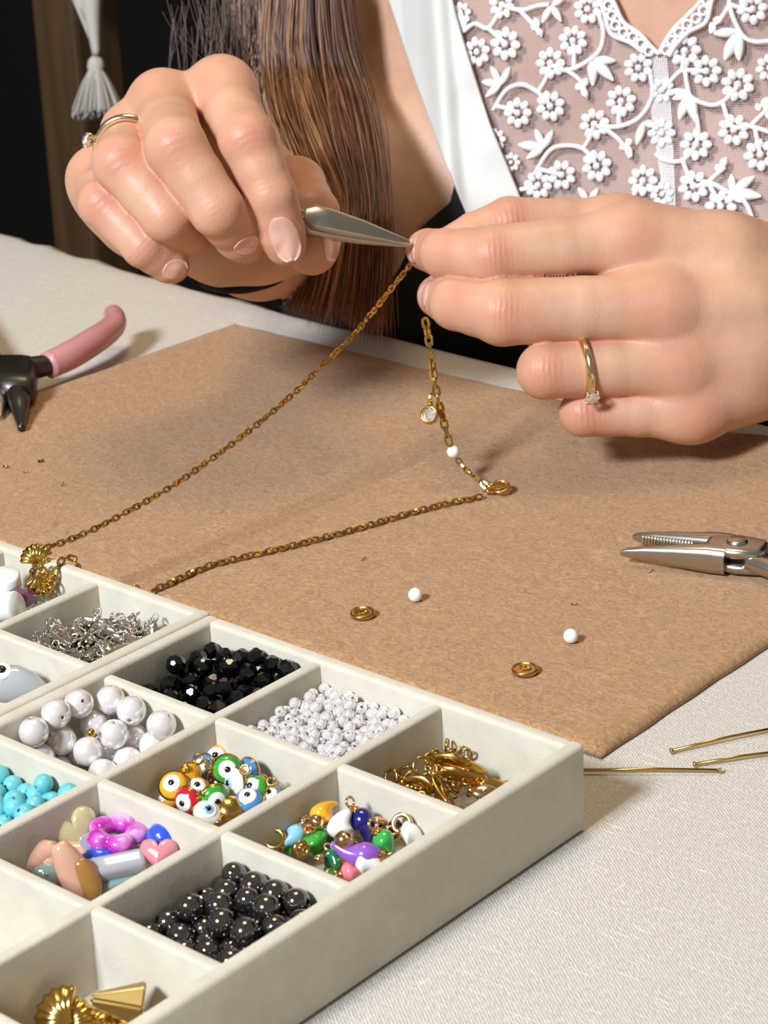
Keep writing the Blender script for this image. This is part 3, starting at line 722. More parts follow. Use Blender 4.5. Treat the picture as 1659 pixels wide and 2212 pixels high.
# white vest over the lace
def voff(x, y, s, t):
    fx = np.interp(y, [-80, 0, 400, 640], [938, 942, 972, 985]); dx = x - fx
    base = 0.007 + 0.004 * math.exp(-(dx / 22) ** 2)
    if dx < 0: base -= 0.0065 * min(1, -dx / 70)
    base += 0.0015 * math.sin((y + 0.5 * x) / 42) * math.exp(-((y - 250) / 90) ** 2) * min(1, max(0, dx / 60))
    return base
drape('vest', [(815, -80), (850, 20), (900, 170), (945, 290), (985, 410), (1010, 470), (1060, 640)], [(962, -80), (985, 30), (1015, 130), (1060, 270), (1118, 410), (1150, 500), (1190, 640)], 'satin', 0, 80, 40, 0.0012, False, voff)
drape('dark_trousers', [(990, 380), (975, 438), (925, 480), (885, 520), (850, 570), (790, 612), (640, 640), (520, 655), (515, 720)], [(1040, 380), (1060, 440), (1090, 500), (1240, 600), (1240, 860)], 'black_cloth', 0.003, 50, 30, 0.002)
drape('dark_trousers', [(1200, 560), (1180, 900)], [(1800, 600), (1800, 980)], 'black_cloth', 0.006, 30, 30, 0.002)
# ---------------------------------------------------------------- hair
def hair():
    gl = spline([(585, -60), (572, 100), (592, 220), (635, 330), (690, 450), (668, 570), (640, 660)], 24)
    gr = spline([(748, -60), (768, 100), (800, 220), (820, 320), (830, 450), (832, 580), (826, 705)], 24)
    parts = []; tone = []
    clump = RNG.uniform(0, 1, 110); clt = RNG.uniform(0, 1, 110)
    for k in range(4600):
        c = RNG.integers(110); t = clump[c] + RNG.normal(0, .03); t = min(max(t, -0.02), 1.02)
        t2 = t + RNG.normal(0, .05) + 0.09 * math.sin(c * 2.3); dd = RNG.uniform(0, .022) + 0.006 * math.sin(c * 1.7)
        n = 24 - (RNG.integers(0, 9) if RNG.uniform() < .7 else 0); P_ = []
        ph = RNG.uniform(0, 6.3); yo = RNG.normal(0, 16)
        for i in range(0, n, 1 if n < 24 else 1):
            u = i / 23; tt = t + (t2 - t) * u + 0.012 * math.sin(u * 9 + ph) + 0.03 * math.sin(u * 6 + c); x, y = gl[i] * (1 - tt) + gr[i] * tt
            P_.append(atd(x, y + RNG.normal(0, 1) + yo * u, dd + 0.880 - 0.075 * min(1, max(0, u - .25) / .45) - 0.012 * math.sin(min(1, max(0, tt)) * PI)))
        r = np.full(len(P_), 0.00018); r[-3:] *= (0.8, 0.55, 0.25)
        parts.append(tube(P_, r, 3, False)); tone += [min(1, max(0, clt[c] * .65 + RNG.normal(.17, .20)))] * (len(P_) * 3)
    for k in range(60):   # loose hairs against the dark
        x = RNG.uniform(350, 560); y = RNG.uniform(-40, 60); P_ = []
        a = RNG.uniform(-0.5, 0.9); cv = RNG.normal(0, .25); ln = RNG.uniform(80, 260)
        for i in range(10):
            s = i / 9; P_.append(atd(x + ln * s * math.sin(a * .6 + cv * s), y + ln * s * math.cos(a * .6 + cv * s), 0.89))
        parts.append(tube(P_, 0.00014, 3, False)); tone += [0.0] * 30
    for k in range(110):  # darker strands left of the main lock
        x0 = RNG.uniform(455, 600); P_ = []
        for i in range(9):
            s = i / 8; P_.append(atd(x0 + 40 * s * math.sin(k) + 8 * math.sin(s * 5 + k), -40 + s * RNG.uniform(180, 320), 0.905 + .004 * math.sin(k)))
        parts.append(tube(P_, 0.0002, 3, False)); tone += [0.0] * 27
    v, f = merge(parts); me = D.meshes.new('hair'); me.from_pydata(np.array(v).tolist(), [], f); me.update()
    at = me.attributes.new('tone', 'FLOAT', 'POINT'); at.data.foreach_set('value', np.array(tone, np.float32))
    o = link('hair', me, 'hair', person); o.location = V3(POFF); o['kind'] = 'stuff'
    m_ = M['hair']; a = N(m_, 'ShaderNodeAttribute', attribute_name='tone')
    L(m_, ramp(m_, a.outputs['Fac'], [(0.0, (0.07, 0.026, 0.010)), (0.45, (0.20, 0.078, 0.032)), (1.0, (0.50, 0.25, 0.12))]), bsdf(m_).inputs['Base Color'])
hair()
# unseen hair for the head above the picture, added to shade the lamp
def haircap():
    fn_ = lambda P: np.maximum(ell(P, HD - fwd * .006 + upv * .006, (0.082, 0.098, 0.112), TR), np.maximum(((P - HD) @ fwd) - .05, -((P - HD) @ upv) - .10))
    v, f = surface(fn_, np.array(HD) - .15, np.array(HD) + .15, .004); pyd('unseen_hair_crown', v, f, 'hair', person).location = V3(POFF)
haircap()
# ---------------------------------------------------------------- hair tie round the wrist, two rings
def bandaround(name, c, ax, ra, rb, r, m, lat, parent=None):
    ax = ax / np.linalg.norm(ax); a = lat - ax * (lat @ ax); a /= np.linalg.norm(a); b = np.cross(ax, a)
    P_ = [c + a * ra * math.cos(t) + b * rb * math.sin(t) for t in np.linspace(0, 2 * PI, 41)]
    return P_
axw = (elb - wr) / np.linalg.norm(elb - wr)
qd = (march(fullR, 535, 622, 0.7, 0.95) - CAM) @ RW[2] - 0.0035
P_ = [atd(x, y, qd + dd) for x, y, dd in [(440, 600, .025), (444, 612, .012), (460, 618, .005), (490, 623, .001), (525, 624, 0), (560, 617, 0), (588, 608, .001), (606, 598, .006), (616, 588, .02)]]
P_ = spline(P_, 40)
v, f = tube(P_, 0.0021, 10, True, 0.8); band = pyd('hair_tie', v, f, 'black_cloth'); tag(band, 'thin black elastic hair tie around the wrist under the fist holding pliers', 'hair tie')
def finger_ring(name, label, c, ax, rad, gemdir, par, minor=0.0008, pave=False):
    ax = ax / np.linalg.norm(ax); g = gemdir - ax * (gemdir @ ax); g /= np.linalg.norm(g); b = np.cross(ax, g)
    root = empty(name, c, label, 'ring')
    P_ = [g * rad * math.cos(t) + b * rad * math.sin(t) for t in np.linspace(0, 2 * PI, 49)]
    v, f = tube(P_, minor, 8, False, 1.5); pyd('band', v, f, 'pale_gold', root)
    R = frame(g, ax); gm = g * (rad + 0.0030)
    # brilliant: crown and pavilion
    v, f = lathe([(0.0001, .0011), (0.0013, .0011), (0.0023, 0.0003), (0.0024, 0), (0.0001, -0.0017)], 8)
    me = meshof('gemstone', (v, f), 'crystal', False); place('gemstone', me, gm, R, 1.0, root)
    pr = []
    for k in range(4):
        t = PI / 4 + k * PI / 2; d = R @ Vector((math.cos(t), math.sin(t), 0)); d = np.array(d)
        pr.append(tube([g * rad * 1.0 + d * .0008, gm - g * .001 + d * 0.0024, gm + g * 0.0008 + d * 0.0023], 0.00035, 5))
    v, f = merge(pr); pyd('prongs', v, f, 'pale_gold', root)
    if pave:
        sp = ringmesh('x', 0.0001, 0.0001, 'crystal')
        ms = meshof('small_stone', lathe([(0.0001, .0005), (.0005, .0002), (.0005, -.0001)], 6), 'crystal', False)
        for k in range(9):
            t = -0.45 - k * 0.105; dd = g * math.cos(t) + b * math.sin(t); place('small_stone', ms, dd * (rad + minor * .9) + ax * .0006, frame(dd, ax), 1.0, root)
    return root
M['crystal'] = mat('clear_crystal', (0.95, 0.95, 0.97), 0.02, 0.0, Transmission_Weight=0.75, IOR=2.0, Coat_Weight=0.3)
a = J(*HR['ring'][0][:3]); b = J(*HR['ring'][1][:3])
finger_ring('solitaire_ring', 'thin gold ring with a clear stone on the hand that holds the pliers', a * .48 + b * .52, b - a, 0.0103, pxdir(-1.0, -0.15, -0.25), 0)
a = J(*HL['ring'][0][:3]); b = J(*HL['ring'][1][:3]); t = (1452 - 1256) / (1452 - 1180)
finger_ring('solitaire_ring', 'gold ring with pavé band and clear stone on the hand pinching the chain', a * (1 - t) + b * t, (b - a) + RW[1] * 0.004, 0.0096, pxdir(0.05, 0.75, -0.62), 1, 0.0011, True)

# ================================================================ tools
def loft(sec, n=16, pw=2.6, cap=True):
    """sec: (centre, lateral half, up half, lateral dir, up dir); superellipse cross-sections"""
    v = []; f = []
    for c, a, b, l, u in sec:
        for j in range(n):
            t = 2 * PI * j / n; ct, st = math.cos(t), math.sin(t)
            v.append(np.array(c) + np.array(l) * a * np.sign(ct) * abs(ct) ** (2 / pw) + np.array(u) * b * np.sign(st) * abs(st) ** (2 / pw))
    k = len(sec)
    for i in range(k - 1):
        for j in range(n): f.append((i * n + j, i * n + (j + 1) % n, (i + 1) * n + (j + 1) % n, (i + 1) * n + j))
    if cap: f.append(tuple(range(n))[::-1]); f.append(tuple((k - 1) * n + j for j in range(n)))
    return v, f
def orient(v, f, m, name, root):
    bm = bmesh.new(); vs_ = [bm.verts.new(tuple(map(float, p))) for p in v]
    for q in f:
        try: bm.faces.new([vs_[i] for i in q])
        except ValueError: pass
    o = fin(name, bm, m, root, True)
    return o
def pliers(root, org, X, Y, jaws, handles, joint, metal, grip, jawmat=None, pivot=True, spring=True, rivet_up=1):
    """X: towards the tips, Y: sideways, local units mm"""
    X = np.array(X) / np.linalg.norm(X); Y = np.array(Y) - X * (np.array(Y) @ X); Y /= np.linalg.norm(Y); Z = np.cross(X, Y)
    if Z[2] < 0: Z = -Z
    off = np.array(org) - np.array(root.location)
    W = lambda x, y, z=0: off + (X * x + Y * y + Z * z) * MM
    for s, (secs, pw) in zip((1, -1), jaws):
        v, f = loft([(W(x, y, z), a * MM, b * MM, Y, Z) for x, y, z, a, b in secs], 20, pw); o = orient(v, f, jawmat or metal, 'jaw', root)
        md = o.modifiers.new('e', 'EDGE_SPLIT'); md.split_angle = 0.7
    for s, (jx, jy, a, b, zc) in enumerate(joint):
        v, f = loft([(W(jx - a, jy, zc), .5 * b * MM, 1.4 * MM, Y, Z), (W(jx - a * .8, jy, zc), .85 * b * MM, 1.6 * MM, Y, Z), (W(jx, jy, zc), b * MM, 1.8 * MM, Y, Z), (W(jx + a * .8, jy, zc), .85 * b * MM, 1.6 * MM, Y, Z), (W(jx + a, jy, zc), .6 * b * MM, 1.4 * MM, Y, Z)], 20, 3.5)
        orient(v, f, metal, 'joint', root)
    if pivot:
        v, f = lathe([(0.00001, .0005), (.0026, .0005), (.0031, .0001), (.0031, -.0009)], 24); me = meshof('pivot', (v, f), metal)
        place('pivot', me, W(joint[0][0], joint[0][1], joint[0][4] + 2.0), Matrix((X, np.cross(Z, X), Z)).transposed(), 1.0, root)
    for core, gripp in handles:
        P_ = spline([W(*p[:3]) for p in core], 14)
        v, f = tube(P_, [c * MM for c in np.interp(np.linspace(0, 1, 14), np.linspace(0, 1, len(core)), [p[3] for p in core])], 12, True, 0.9); hb = orient(v, f, metal, 'handle', root)
        if gripp:
            P_ = spline([W(*p[:3]) for p in gripp], 26); rr = np.interp(np.linspace(0, 1, 26), np.linspace(0, 1, len(gripp)), [p[3] for p in gripp]); rr[0] *= .9; rr[-1] *= .35; rr[-2] *= .78; rr[-3] *= .94
            v, f = tube(P_, rr * MM, 16, True, 0.85); orient(v, f, grip, 'grip', hb)
    if spring:
        v, f = loft([(W(-3 - k, 3.2 * (1 - k / 14) * math.sin(k / 14 * PI) + .4, 0), 0.35 * MM, 1.6 * MM, Y, Z) for k in range(15)], 8, 4); orient(v, f, 'black_rubber', 'leaf_spring', root)
def jaw(s, L_=34, w0=4.2, h0=3.6, gap=0.2, open_=0.0, base=3, z=0.0):
    return [(base, s * (w0 + gap), z, w0, h0), (L_ * .35, s * (w0 * .80 + gap + open_ * .35), z, w0 * .8, h0 * .95), (L_ * .7, s * (w0 * .5 + gap + open_ * .7), z, w0 * .5, h0 * .62), (L_ * .93, s * (w0 * .27 + gap + open_ * .93), z, w0 * .27, h0 * .36), (L_, s * (w0 * .16 + gap + open_), z, w0 * .14, h0 * .22)]
# ---- held pliers
tipP = J(884, 527, 14); basP = J(655, 471, 7); ax = tipP - basP
root = empty('chain_nose_pliers', basP, 'silver chain-nose pliers held in the fist, tips at the chain', 'pliers')
Lh = np.linalg.norm(ax) * 1000
jw = lambda s: ([(0, s * 1.6, 0, 1.6, 2.6), (3, s * 2.3, 0, 2.2, 4.2), (8, s * 2.3, 0, 2.2, 4.1), (Lh * .55, s * 1.9, 0, 1.8, 3.1), (Lh * .80, s * 1.2, 0, 1.1, 1.9), (Lh * .95, s * .75, 0, .7, 1.2), (Lh, s * .5, 0, .45, .8)], 2.6)
lateral = toward * 0.9 + np.array([0, 0, .45])
pliers(root, basP, ax, lateral, [jw(1), jw(-1)], [([(-2, 2, 0, 2.4), (-8, 4.0, 0, 2.4), (-14, 4.0, 0, 2.2)], [(-8, 4.0, 0, 3.2), (-16, 3.2, 0, 3.5), (-24, -1, 0, 3.6), (-32, -9, -1, 3.6), (-40, -20, -2, 3.4)]), ([(-2, -2, 0, 2.4), (-8, -4, 0, 2.4), (-14, -4.5, 0, 2.2)], [(-8, -4.0, 0, 3.2), (-16, -5.2, 0, 3.5), (-24, -10, 0, 3.6), (-32, -18, -1, 3.6), (-38, -26, -2, 3.4)])],
       [(-3, 0, 4.5, 3.6, 0)], 'steel', 'pink_grip', 'steel', False, False)
# ---- pliers on the felt, right
t1 = atz(1349, 1200, 0.006); t2 = atz(1359, 1163, 0.006); pv = atz(1592, 1182, 0.010)
X = (t1 + t2) / 2 - np.array([pv[0], pv[1], 0.006]); X[2] = 0; LX_ = np.linalg.norm(X) * 1000; Xn = X / np.linalg.norm(X); Yn = np.array([-Xn[1], Xn[0], 0])
if (t1 - t2) @ Yn < 0: Yn = -Yn
root = empty('chain_nose_pliers', (pv[0], pv[1], FZ), 'steel pliers with a serrated jaw lying open on the felt at the right', 'pliers')
org = np.array([pv[0], pv[1], FZ + 0.0046])
o1 = np.dot(t1 - org, Yn) * 1000; o2 = np.dot(t2 - org, Yn) * 1000
def sj(s, oy): 
    return [(2, s * 3.8, 0, 3.8, 4.2), (LX_ * .22, s * 3.2 + oy * .22 - s * .4, 0, 3.3, 4.2), (LX_ * .5, s * 2.2 + oy * .5 - s * .6, -.2, 2.3, 3.2), (LX_ * .78, oy * .78 + s * 1.0 - s * .4, -.4, 1.5, 2.2), (LX_ * .95, oy * .95, -.6, .9, 1.3), (LX_, oy, -.8, .45, .7)]
pliers(root, org, Xn, Yn, [(sj(1, o1), 3.0), (sj(-1, o2), 3.2)],
       [([(-4, 3, 0, 3.0), (-14, 8, 0, 2.8), (-24, 11, 0, 2.6)], [(-20, 10, 0, 4.2), (-45, 17, 0, 4.4), (-75, 16, 0, 4.4), (-100, 8, 0, 4)]), ([(-4, -3, 0, 3.0), (-14, -8, 0, 2.8), (-24, -11, 0, 2.6)], [(-20, -10, 0, 4.2), (-45, -17, 0, 4.4), (-75, -16, 0, 4.4), (-100, -8, 0, 4)])],
       [(0, 0, 8.5, 6.5, 2.6), (-1, 0, 8.0, 6.2, -2.2)], 'steel', 'pink_grip')
# serrations on the inner face of the far jaw
def serr():
    parts = []; off = org - np.array(root.location)
    for k in range(17):
        x = LX_ * .42 + k * (LX_ * .50 / 17); w = np.interp(x / LX_, [.4, .95], [3.0, 1.0]); y = np.interp(x / LX_, [.22, .5, .78, .95], [o2 * .22 + .5, o2 * .5 + .75, o2 * .78 + .95, o2 * .95 + .9])
        c = off + (Xn * x + Yn * (y + .1)) * MM - np.array([0, 0, .0003]); 
        parts.append(loft([(c - np.array([0, 0, w * MM]), .0003, .00035, Yn, Xn), (c + np.array([0, 0, w * MM * .85]), .0003, .00035, Yn, Xn)], 6, 2))
    v, f = merge(parts); orient(v, f, 'silver', 'serrated_face', root)
serr()
# ---- pliers at the left edge: round nose pointing at the camera, pink grip to the right
root = empty('round_nose_pliers', (*atz(40, 830, 0)[:2], 0.0), 'dark round-nose pliers with pink grip lying at the left edge of the felt', 'pliers')
ro = np.array(root.location)
def PW(x, y, z): return atz(x, y, z) - ro
up = np.array([0, 0, 1.])
def tubepart(name, pts, radii, m, n=16, k=20, flat=None):
    P_ = spline(pts, k); rr = np.interp(np.linspace(0, 1, k), np.linspace(0, 1, len(radii)), radii)
    v, f = tube(P_, rr * MM, n, True, flat); return orient(v, f, m, name, root)
tubepart('jaw', [PW(38, 835, .009), PW(41, 868, .008), PW(44, 895, .006), PW(46, 926, .0045)], [4.6, 3.9, 2.6, 1.2], 'dark_steel')
tubepart('jaw', [PW(-25, 830, .009), PW(-8, 862, .008), PW(-2, 885, .006), PW(0, 905, .0045)], [4.6, 3.6, 2.4, 1.2], 'steel')
v, f = loft([(PW(-20, 800, .0085), .010, .0055, RW[0] * np.array([1, 1, 0]), up), (PW(15, 800, .009), .0115, .006, RW[0] * np.array([1, 1, 0]), up), (PW(30, 835, .009), .0080, .0055, RW[0] * np.array([1, 1, 0]), up), (PW(36, 852, .009), .006, .005, RW[0] * np.array([1, 1, 0]), up)], 20, 3.5)
orient(v, f, 'dark_steel', 'joint', root)
tubepart('handle', [PW(20, 805, .010), PW(60, 797, .010), PW(100, 789, .010), PW(130, 780, .010)], [4.8, 4.4, 3.9, 3.6], 'dark_steel')
g = tubepart('grip', [PW(103, 790, .010), PW(150, 768, .011), PW(200, 738, .012), PW(232, 716, .012), PW(247, 700, .0125), PW(248, 686, .013), PW(244, 678, .0132)], [5.0, 5.3, 5.2, 4.9, 4.5, 4.1, 3.7], 'pink_grip', 20, 40)
tubepart('handle', [PW(0, 800, .010), PW(-30, 770, .010), PW(-60, 740, .010)], [4.8, 4.2, 3.8], 'dark_steel')
tubepart('grip', [PW(-50, 750, .010), PW(-90, 690, .011), PW(-130, 620, .012)], [5.0, 5.3, 4.4], 'pink_grip', 20, 30)

# ================================================================ necklace
def linkmesh():
    L_, w, r = 0.00115, 0.00066, 0.00027; pts = []
    n = 10
    for i in range(n):
        t = 2 * PI * i / n; c, s = math.cos(t), math.sin(t)
        pts.append((L_ * np.sign(c) * abs(c) ** .8, w * np.sign(s) * abs(s) ** .8, 0))
    v = []; f = []; k = 4
    for i in range(n):
        p = np.array(pts[i]); nx = np.array(pts[(i + 1) % n]) - np.array(pts[i - 1]); nx /= np.linalg.norm(nx); o = np.cross(nx, [0, 0, 1])
        for j in range(k): s = PI / 4 + 2 * PI * j / k; v.append(p + r * 1.2 * (math.cos(s) * o + math.sin(s) * np.array([0, 0, 1])))
    for i in range(n):
        for j in range(k): f.append((i * k + j, ((i + 1) % n) * k + j, ((i + 1) % n) * k + (j + 1) % k, i * k + (j + 1) % k))
    return meshof('chain_link', (v, f), 'dark_gold', False)
neck = empty('necklace', atz(1060, 1065, FZ), 'gold chain necklace being made, running from the fingers across the felt to shell charms', 'necklace')
NO = np.array(neck.location); LMESH = linkmesh(); LM2 = LMESH.copy(); LM2.materials.clear(); LM2.materials.append(M['gold'])
def chain(P_, step=0.00195, s=1.13, m=LMESH):
    q = arclen(P_, step); a0 = None
    for i in range(len(q) - 1):
        c = (q[i] + q[i + 1]) / 2; t = q[i + 1] - q[i]; t /= np.linalg.norm(t)
        u = np.array([0.2, 0.1, 1.]) if i % 2 else np.cross(t, [0.2, 0.1, 1.]); u = u - t * (u @ t); u /= np.linalg.norm(u)
        tw = .5 + .45 * math.sin(i * 1.3); u = u * math.cos(tw) + np.cross(t, u) * math.sin(tw)
        y = np.cross(u, t); place('chain_link', m, c - NO, Matrix((t, y, u)).transposed(), s, neck)
def air(pts, d0, d1, n=60):
    q = spline(pts, n); s = np.r_[0, np.cumsum(np.linalg.norm(np.diff(q, axis=0), axis=1))]; s /= s[-1]
    return [atd(x, y, 1 / ((1 - t) / d0 + t / d1)) for (x, y), t in zip(q, s)]
rimz = TH
pr = atz(108, 1180, rimz + .001); dr = (pr - CAM) @ RW[2]
chain(air([(886, 572), (820, 655), (765, 722), (700, 785), (640, 845), (562, 912), (480, 975), (380, 1045), (280, 1103), (185, 1152), (112, 1180)], 0.745, dr))
# drooping from the rim into the cell, and up over the rim again
WY = LY - WT / 2 - .0028; shell1 = atz(76, 1197, TH + .0022); shell2 = aty(92, 1256, WY)
chain([pr, (pr + shell1) / 2, shell1])
r2 = atz(150, 1203, rimz + .0012)
chain(spline([aty(107, 1278, WY + .001), aty(118, 1245, WY + .001), atz(130, 1213, TH + .001), r2, atz(163, 1208, rimz + .0005)], 30))
# behind the back wall and along the felt
e0 = atz(346, 1273, rimz - .004)
fel = [atz(x, y, FZ + .0011) for x, y in [(395, 1246), (450, 1222), (520, 1204), (600, 1186), (690, 1163), (780, 1139), (860, 1115), (950, 1091), (1040, 1072)]]
chain(spline([atz(163, 1208, rimz + .0005), np.array([*atz(190, 1225, rimz)[:2], rimz - .008]), np.array([*(atz(300, 1290, .004)[:2]), FZ + .004])] , 20))
e1 = atz(395, 1246, FZ + .0011)
chain(spline([atz(330, 1275, FZ + .0011), atz(360, 1262, FZ + .0011)] + fel, 120))
# clasp
cl = atz(1078, 1055, FZ + .0022)
CR = ringmesh('clasp_ring', 0.0024, 0.0007, 'gold', 20, 8)
place('clasp_ring', CR, atz(1082, 1052, FZ + .0024) - NO, frame((0.2, -.35, .9)), 1.0, neck)
place('clasp_ring', CR, atz(1056, 1060, FZ + .0018) - NO, frame((-0.3, .2, .9)), .62, neck)
v, f = tube(spline([atz(1050, 1056, FZ + .003) - NO, atz(1062, 1049, FZ + .004) - NO, atz(1078, 1047, FZ + .0038) - NO, atz(1090, 1052, FZ + .003) - NO], 12), [.0006, .0009, .0010, .0010, .0010, .0010, .0010, .0009, .0009, .0008, .0008, .0006], 10); pyd('clasp', v, f, 'gold', neck)
# from the clasp up to the fingers: links, white bead, longer links, crystal drop
dz0 = (atz(1045, 1055, FZ + .001) - CAM) @ RW[2]
up1 = air([(1052, 1052), (1030, 1034), (1005, 1013), (988, 992)], dz0, 0.735, 20); chain(up1)
bp = atd(979, 976, 0.733)
up2 = air([(972, 960), (962, 925), (952, 885), (944, 852), (938, 820), (931, 770), (926, 730), (918, 690)], 0.732, 0.728, 40); chain(up2, .0027, 1.55, LM2)
up3 = air([(931, 850), (929, 866), (930, 880)], 0.729, 0.729, 8); chain(up3, .0021, 1.1, LM2)
def beadmesh(name, r, m, hole=0.2, n=20):
    th0 = math.asin(hole); pr_ = []
    for k in range(13): t = th0 + (PI - 2 * th0) * k / 12; pr_.append((r * math.sin(t), r * math.cos(t)))
    hi = r * hole * .98; pr_ += [(hi, -r * math.cos(th0) * .98 + .0), (hi, r * math.cos(th0) * .98), pr_[0]]
    me = meshof(name, lathe(pr_, n), m); return me
M['white_bead'] = mat('white_shell', (0.88, 0.87, 0.84), 0.3, Subsurface_Weight=0.15, Subsurface_Scale=0.002, Coat_Weight=0.3)
WB = beadmesh('bead', 0.00205, 'white_bead', .16)
place('bead', WB, bp - NO, frame(up1[-1] - up2[0]), 1.0, neck)
# crystal drop in a gold bezel
dc = atd(929, 897, 0.7285); nr = toward * .9 - RW[0] * .45
BZ = meshof('bezel', lathe([(0.0018, -.0010), (.0027, -.0009), (.0030, .0), (.0029, .0009), (.0023, .0010), (.0022, .0004)], 24), 'gold'); R = frame(nr, -RW[1])
place('bezel', BZ, dc - NO, R, 1.0, neck); place('crystal', meshof('crystal', lathe([(0.0001, .0013), (.0011, .0012), (.0022, .0006), (.0023, .0), (.0001, -.0010)], 10), 'crystal', False), dc - NO, R, 1.0, neck)
place('bail', ringmesh('bail', .0010, .0003, 'gold', 12, 6), atd(930, 873, .7285) - NO, frame(RW[0] + toward * .4), 1.0, neck)
# scallop shell charms
def shellmesh(name, R_=0.0042, m='gold'):
    v = []; f = []; nr_, na = 8, 37
    for i in range(nr_):
        t = (i / (nr_ - 1))
        for j in range(na):
            a = -1.25 + 2.5 * j / (na - 1); rr = R_ * 2 * t * (1 - 0.14 * (a / 1.25) ** 2 + .03 * math.cos(a * 22))
            v.append((rr * math.sin(a), rr * math.cos(a) - R_, R_ * (.55 * math.sin(PI * min(1, t * .9 + .08)) * (1 - .45 * (a / 1.25) ** 2)) + .00022 * math.cos(a * 22) * t))
    for i in range(nr_ - 1):
        for j in range(na - 1): f.append((i * na + j, i * na + j + 1, (i + 1) * na + j + 1, (i + 1) * na + j))
    k = len(v); v2 = [(x, y, -z * .25 - .0003) for x, y, z in v]; v += v2; f += [tuple(q + k for q in g_[::-1]) for g_ in f]
    ring = [j for j in range(na)] + [i * na + na - 1 for i in range(1, nr_)] + [(nr_ - 1) * na + j for j in range(na - 2, -1, -1)] + [i * na for i in range(nr_ - 2, 0, -1)]
    for a, b in zip(ring, ring[1:] + ring[:1]): f.append((a, a + k, b + k, b))
    return meshof(name, (v, f), m)
SH = shellmesh('shell_charm')
def shellR(n, upd): return frame(n, np.cross(np.array(upd, float), np.array(n, float)))
place('shell_charm', SH, shell1 - NO, shellR(toward, RW[1] * -1 + RW[0] * -.3), 0.66, neck)
place('shell_charm', SH, shell2 - NO, shellR(toward + RW[0] * .5, RW[1] + RW[0] * .5), 0.70, neck)
JR = ringmesh('jump_ring', .0014, .00035, 'gold', 14, 6)
for x, y, z in [(86, 1222, -.004), (98, 1212, -.003), (84, 1262, -.011), (78, 1275, -.013), (100, 1270, -.012), (93, 1236, -.006), (108, 1262, -.011)]: place('jump_ring', JR, aty(x, y, WY - .001) - NO, rrot(), 1.0, neck)
chain(spline([aty(80, 1222, WY), aty(68, 1240, WY), aty(68, 1262, WY), aty(82, 1280, WY), aty(106, 1280, WY)], 14))
# ================================================================ loose pieces on the felt and the cloth
for (x, y), lb in zip([(897, 1281), (1233, 1370)], ['small white bead on the felt beside the gold disc nearer the silver tray', 'small white bead on the felt nearer its right corner']):
    lb = lb.replace('silver tray', 'pliers tips') if False else lb
    tag(place('bead', WB, atz(x, y + 4, FZ + .0019), frame((.3, .2, .1) if x < 1000 else (1, .3, .1)), 1.0), lb, 'bead')
bpy_labels = {}
def disc():
    v, f = lathe([(0.0001, .0011), (.0008, .00105), (.0025, .0009), (.0028, .0009), (.0030, .0012), (.0034, .0012), (.0036, .0007), (.0034, .0), (.0001, 0)], 36); return meshof('gold_disc_charm', (v, f), 'dark_gold')
DM = disc()
for (x, y), lb in zip([(784, 1331), (1134, 1453)], ['round gold disc charm on the felt behind the seed pearls', 'round gold disc charm on the felt near its front corner']):
    r = empty('gold_disc_charm', atz(x, y, FZ), lb, 'charm')
    place('disc', DM, (0, 0, .0003), frame((0.02, -.03, 1)), 1.0, r)
    place('embossed_heart', meshof('heart', tube([(.0016 * math.sin(t) ** 3, .0013 * math.cos(t) - .0005 * math.cos(2 * t) - .0002 * math.cos(3 * t), .0010) for t in np.linspace(0, 2 * PI, 25)], .00022, 5, False), 'dark_gold'), (0, 0, .0003), None, 1.0, r)
for i, (x, y, a) in enumerate([(88, 996, .5), (12, 1008, .2), (55, 1020, .3), (135, 1046, 2.), (1405, 1234, 1.), (785, 1207, 1.4), (1240, 1305, .4)]):
    c = atz(x, y, FZ + .0004); d = np.array([math.cos(a), math.sin(a), 0.1]) * .0009
    v, f = tube([c - d, c, c + d + (0, 0, .0003)], .0002 if i not in (0, 1) else .0004, 6)
    tag(pyd('metal_snipping', v, f, 'dark_gold' if i else 'dark_steel'), 'tiny metal snipping on the felt ' + ['at the left, the dark one furthest back', 'at the left edge beside two others', 'between two other specks at the left', 'just behind the long chain', 'beside the open steel pliers', 'between the chain and the disc charm', 'behind the right white bead'][i], 'metal scrap', 'metal snippings on the felt')
for (p0, p1), lb in zip([((1256, 1664), (1556, 1664)), ((1450, 1622), (1700, 1568)), ((1500, 1651), (1710, 1621))], ['gold head pin nearest the tray, its end hidden behind the corner', 'gold head pin furthest from the tray on the cloth', 'gold head pin between the two others on the cloth']):
    a = atz(*p0, .0011); b = atz(*p1, .0011); mid = (a + b) / 2 + (0, 0, .0004); v, f = tube([a, mid, b], .00042, 8)
    r = empty('head_pin', mid, lb, 'pin', 'head pins beside the tray'); r.location.z = 0; o = pyd('wire', v, f, 'dark_gold', r); o.location = -r.location
    h = a if p0[0] > 1300 else b
    place('pin_head', meshof('pin_head', lathe([(.0001, .0003), (.0007, .0002), (.0007, -.0002), (.0001, -.0003)], 10), 'dark_gold'), h - np.array(r.location), frame(b - a), 1.0, r)

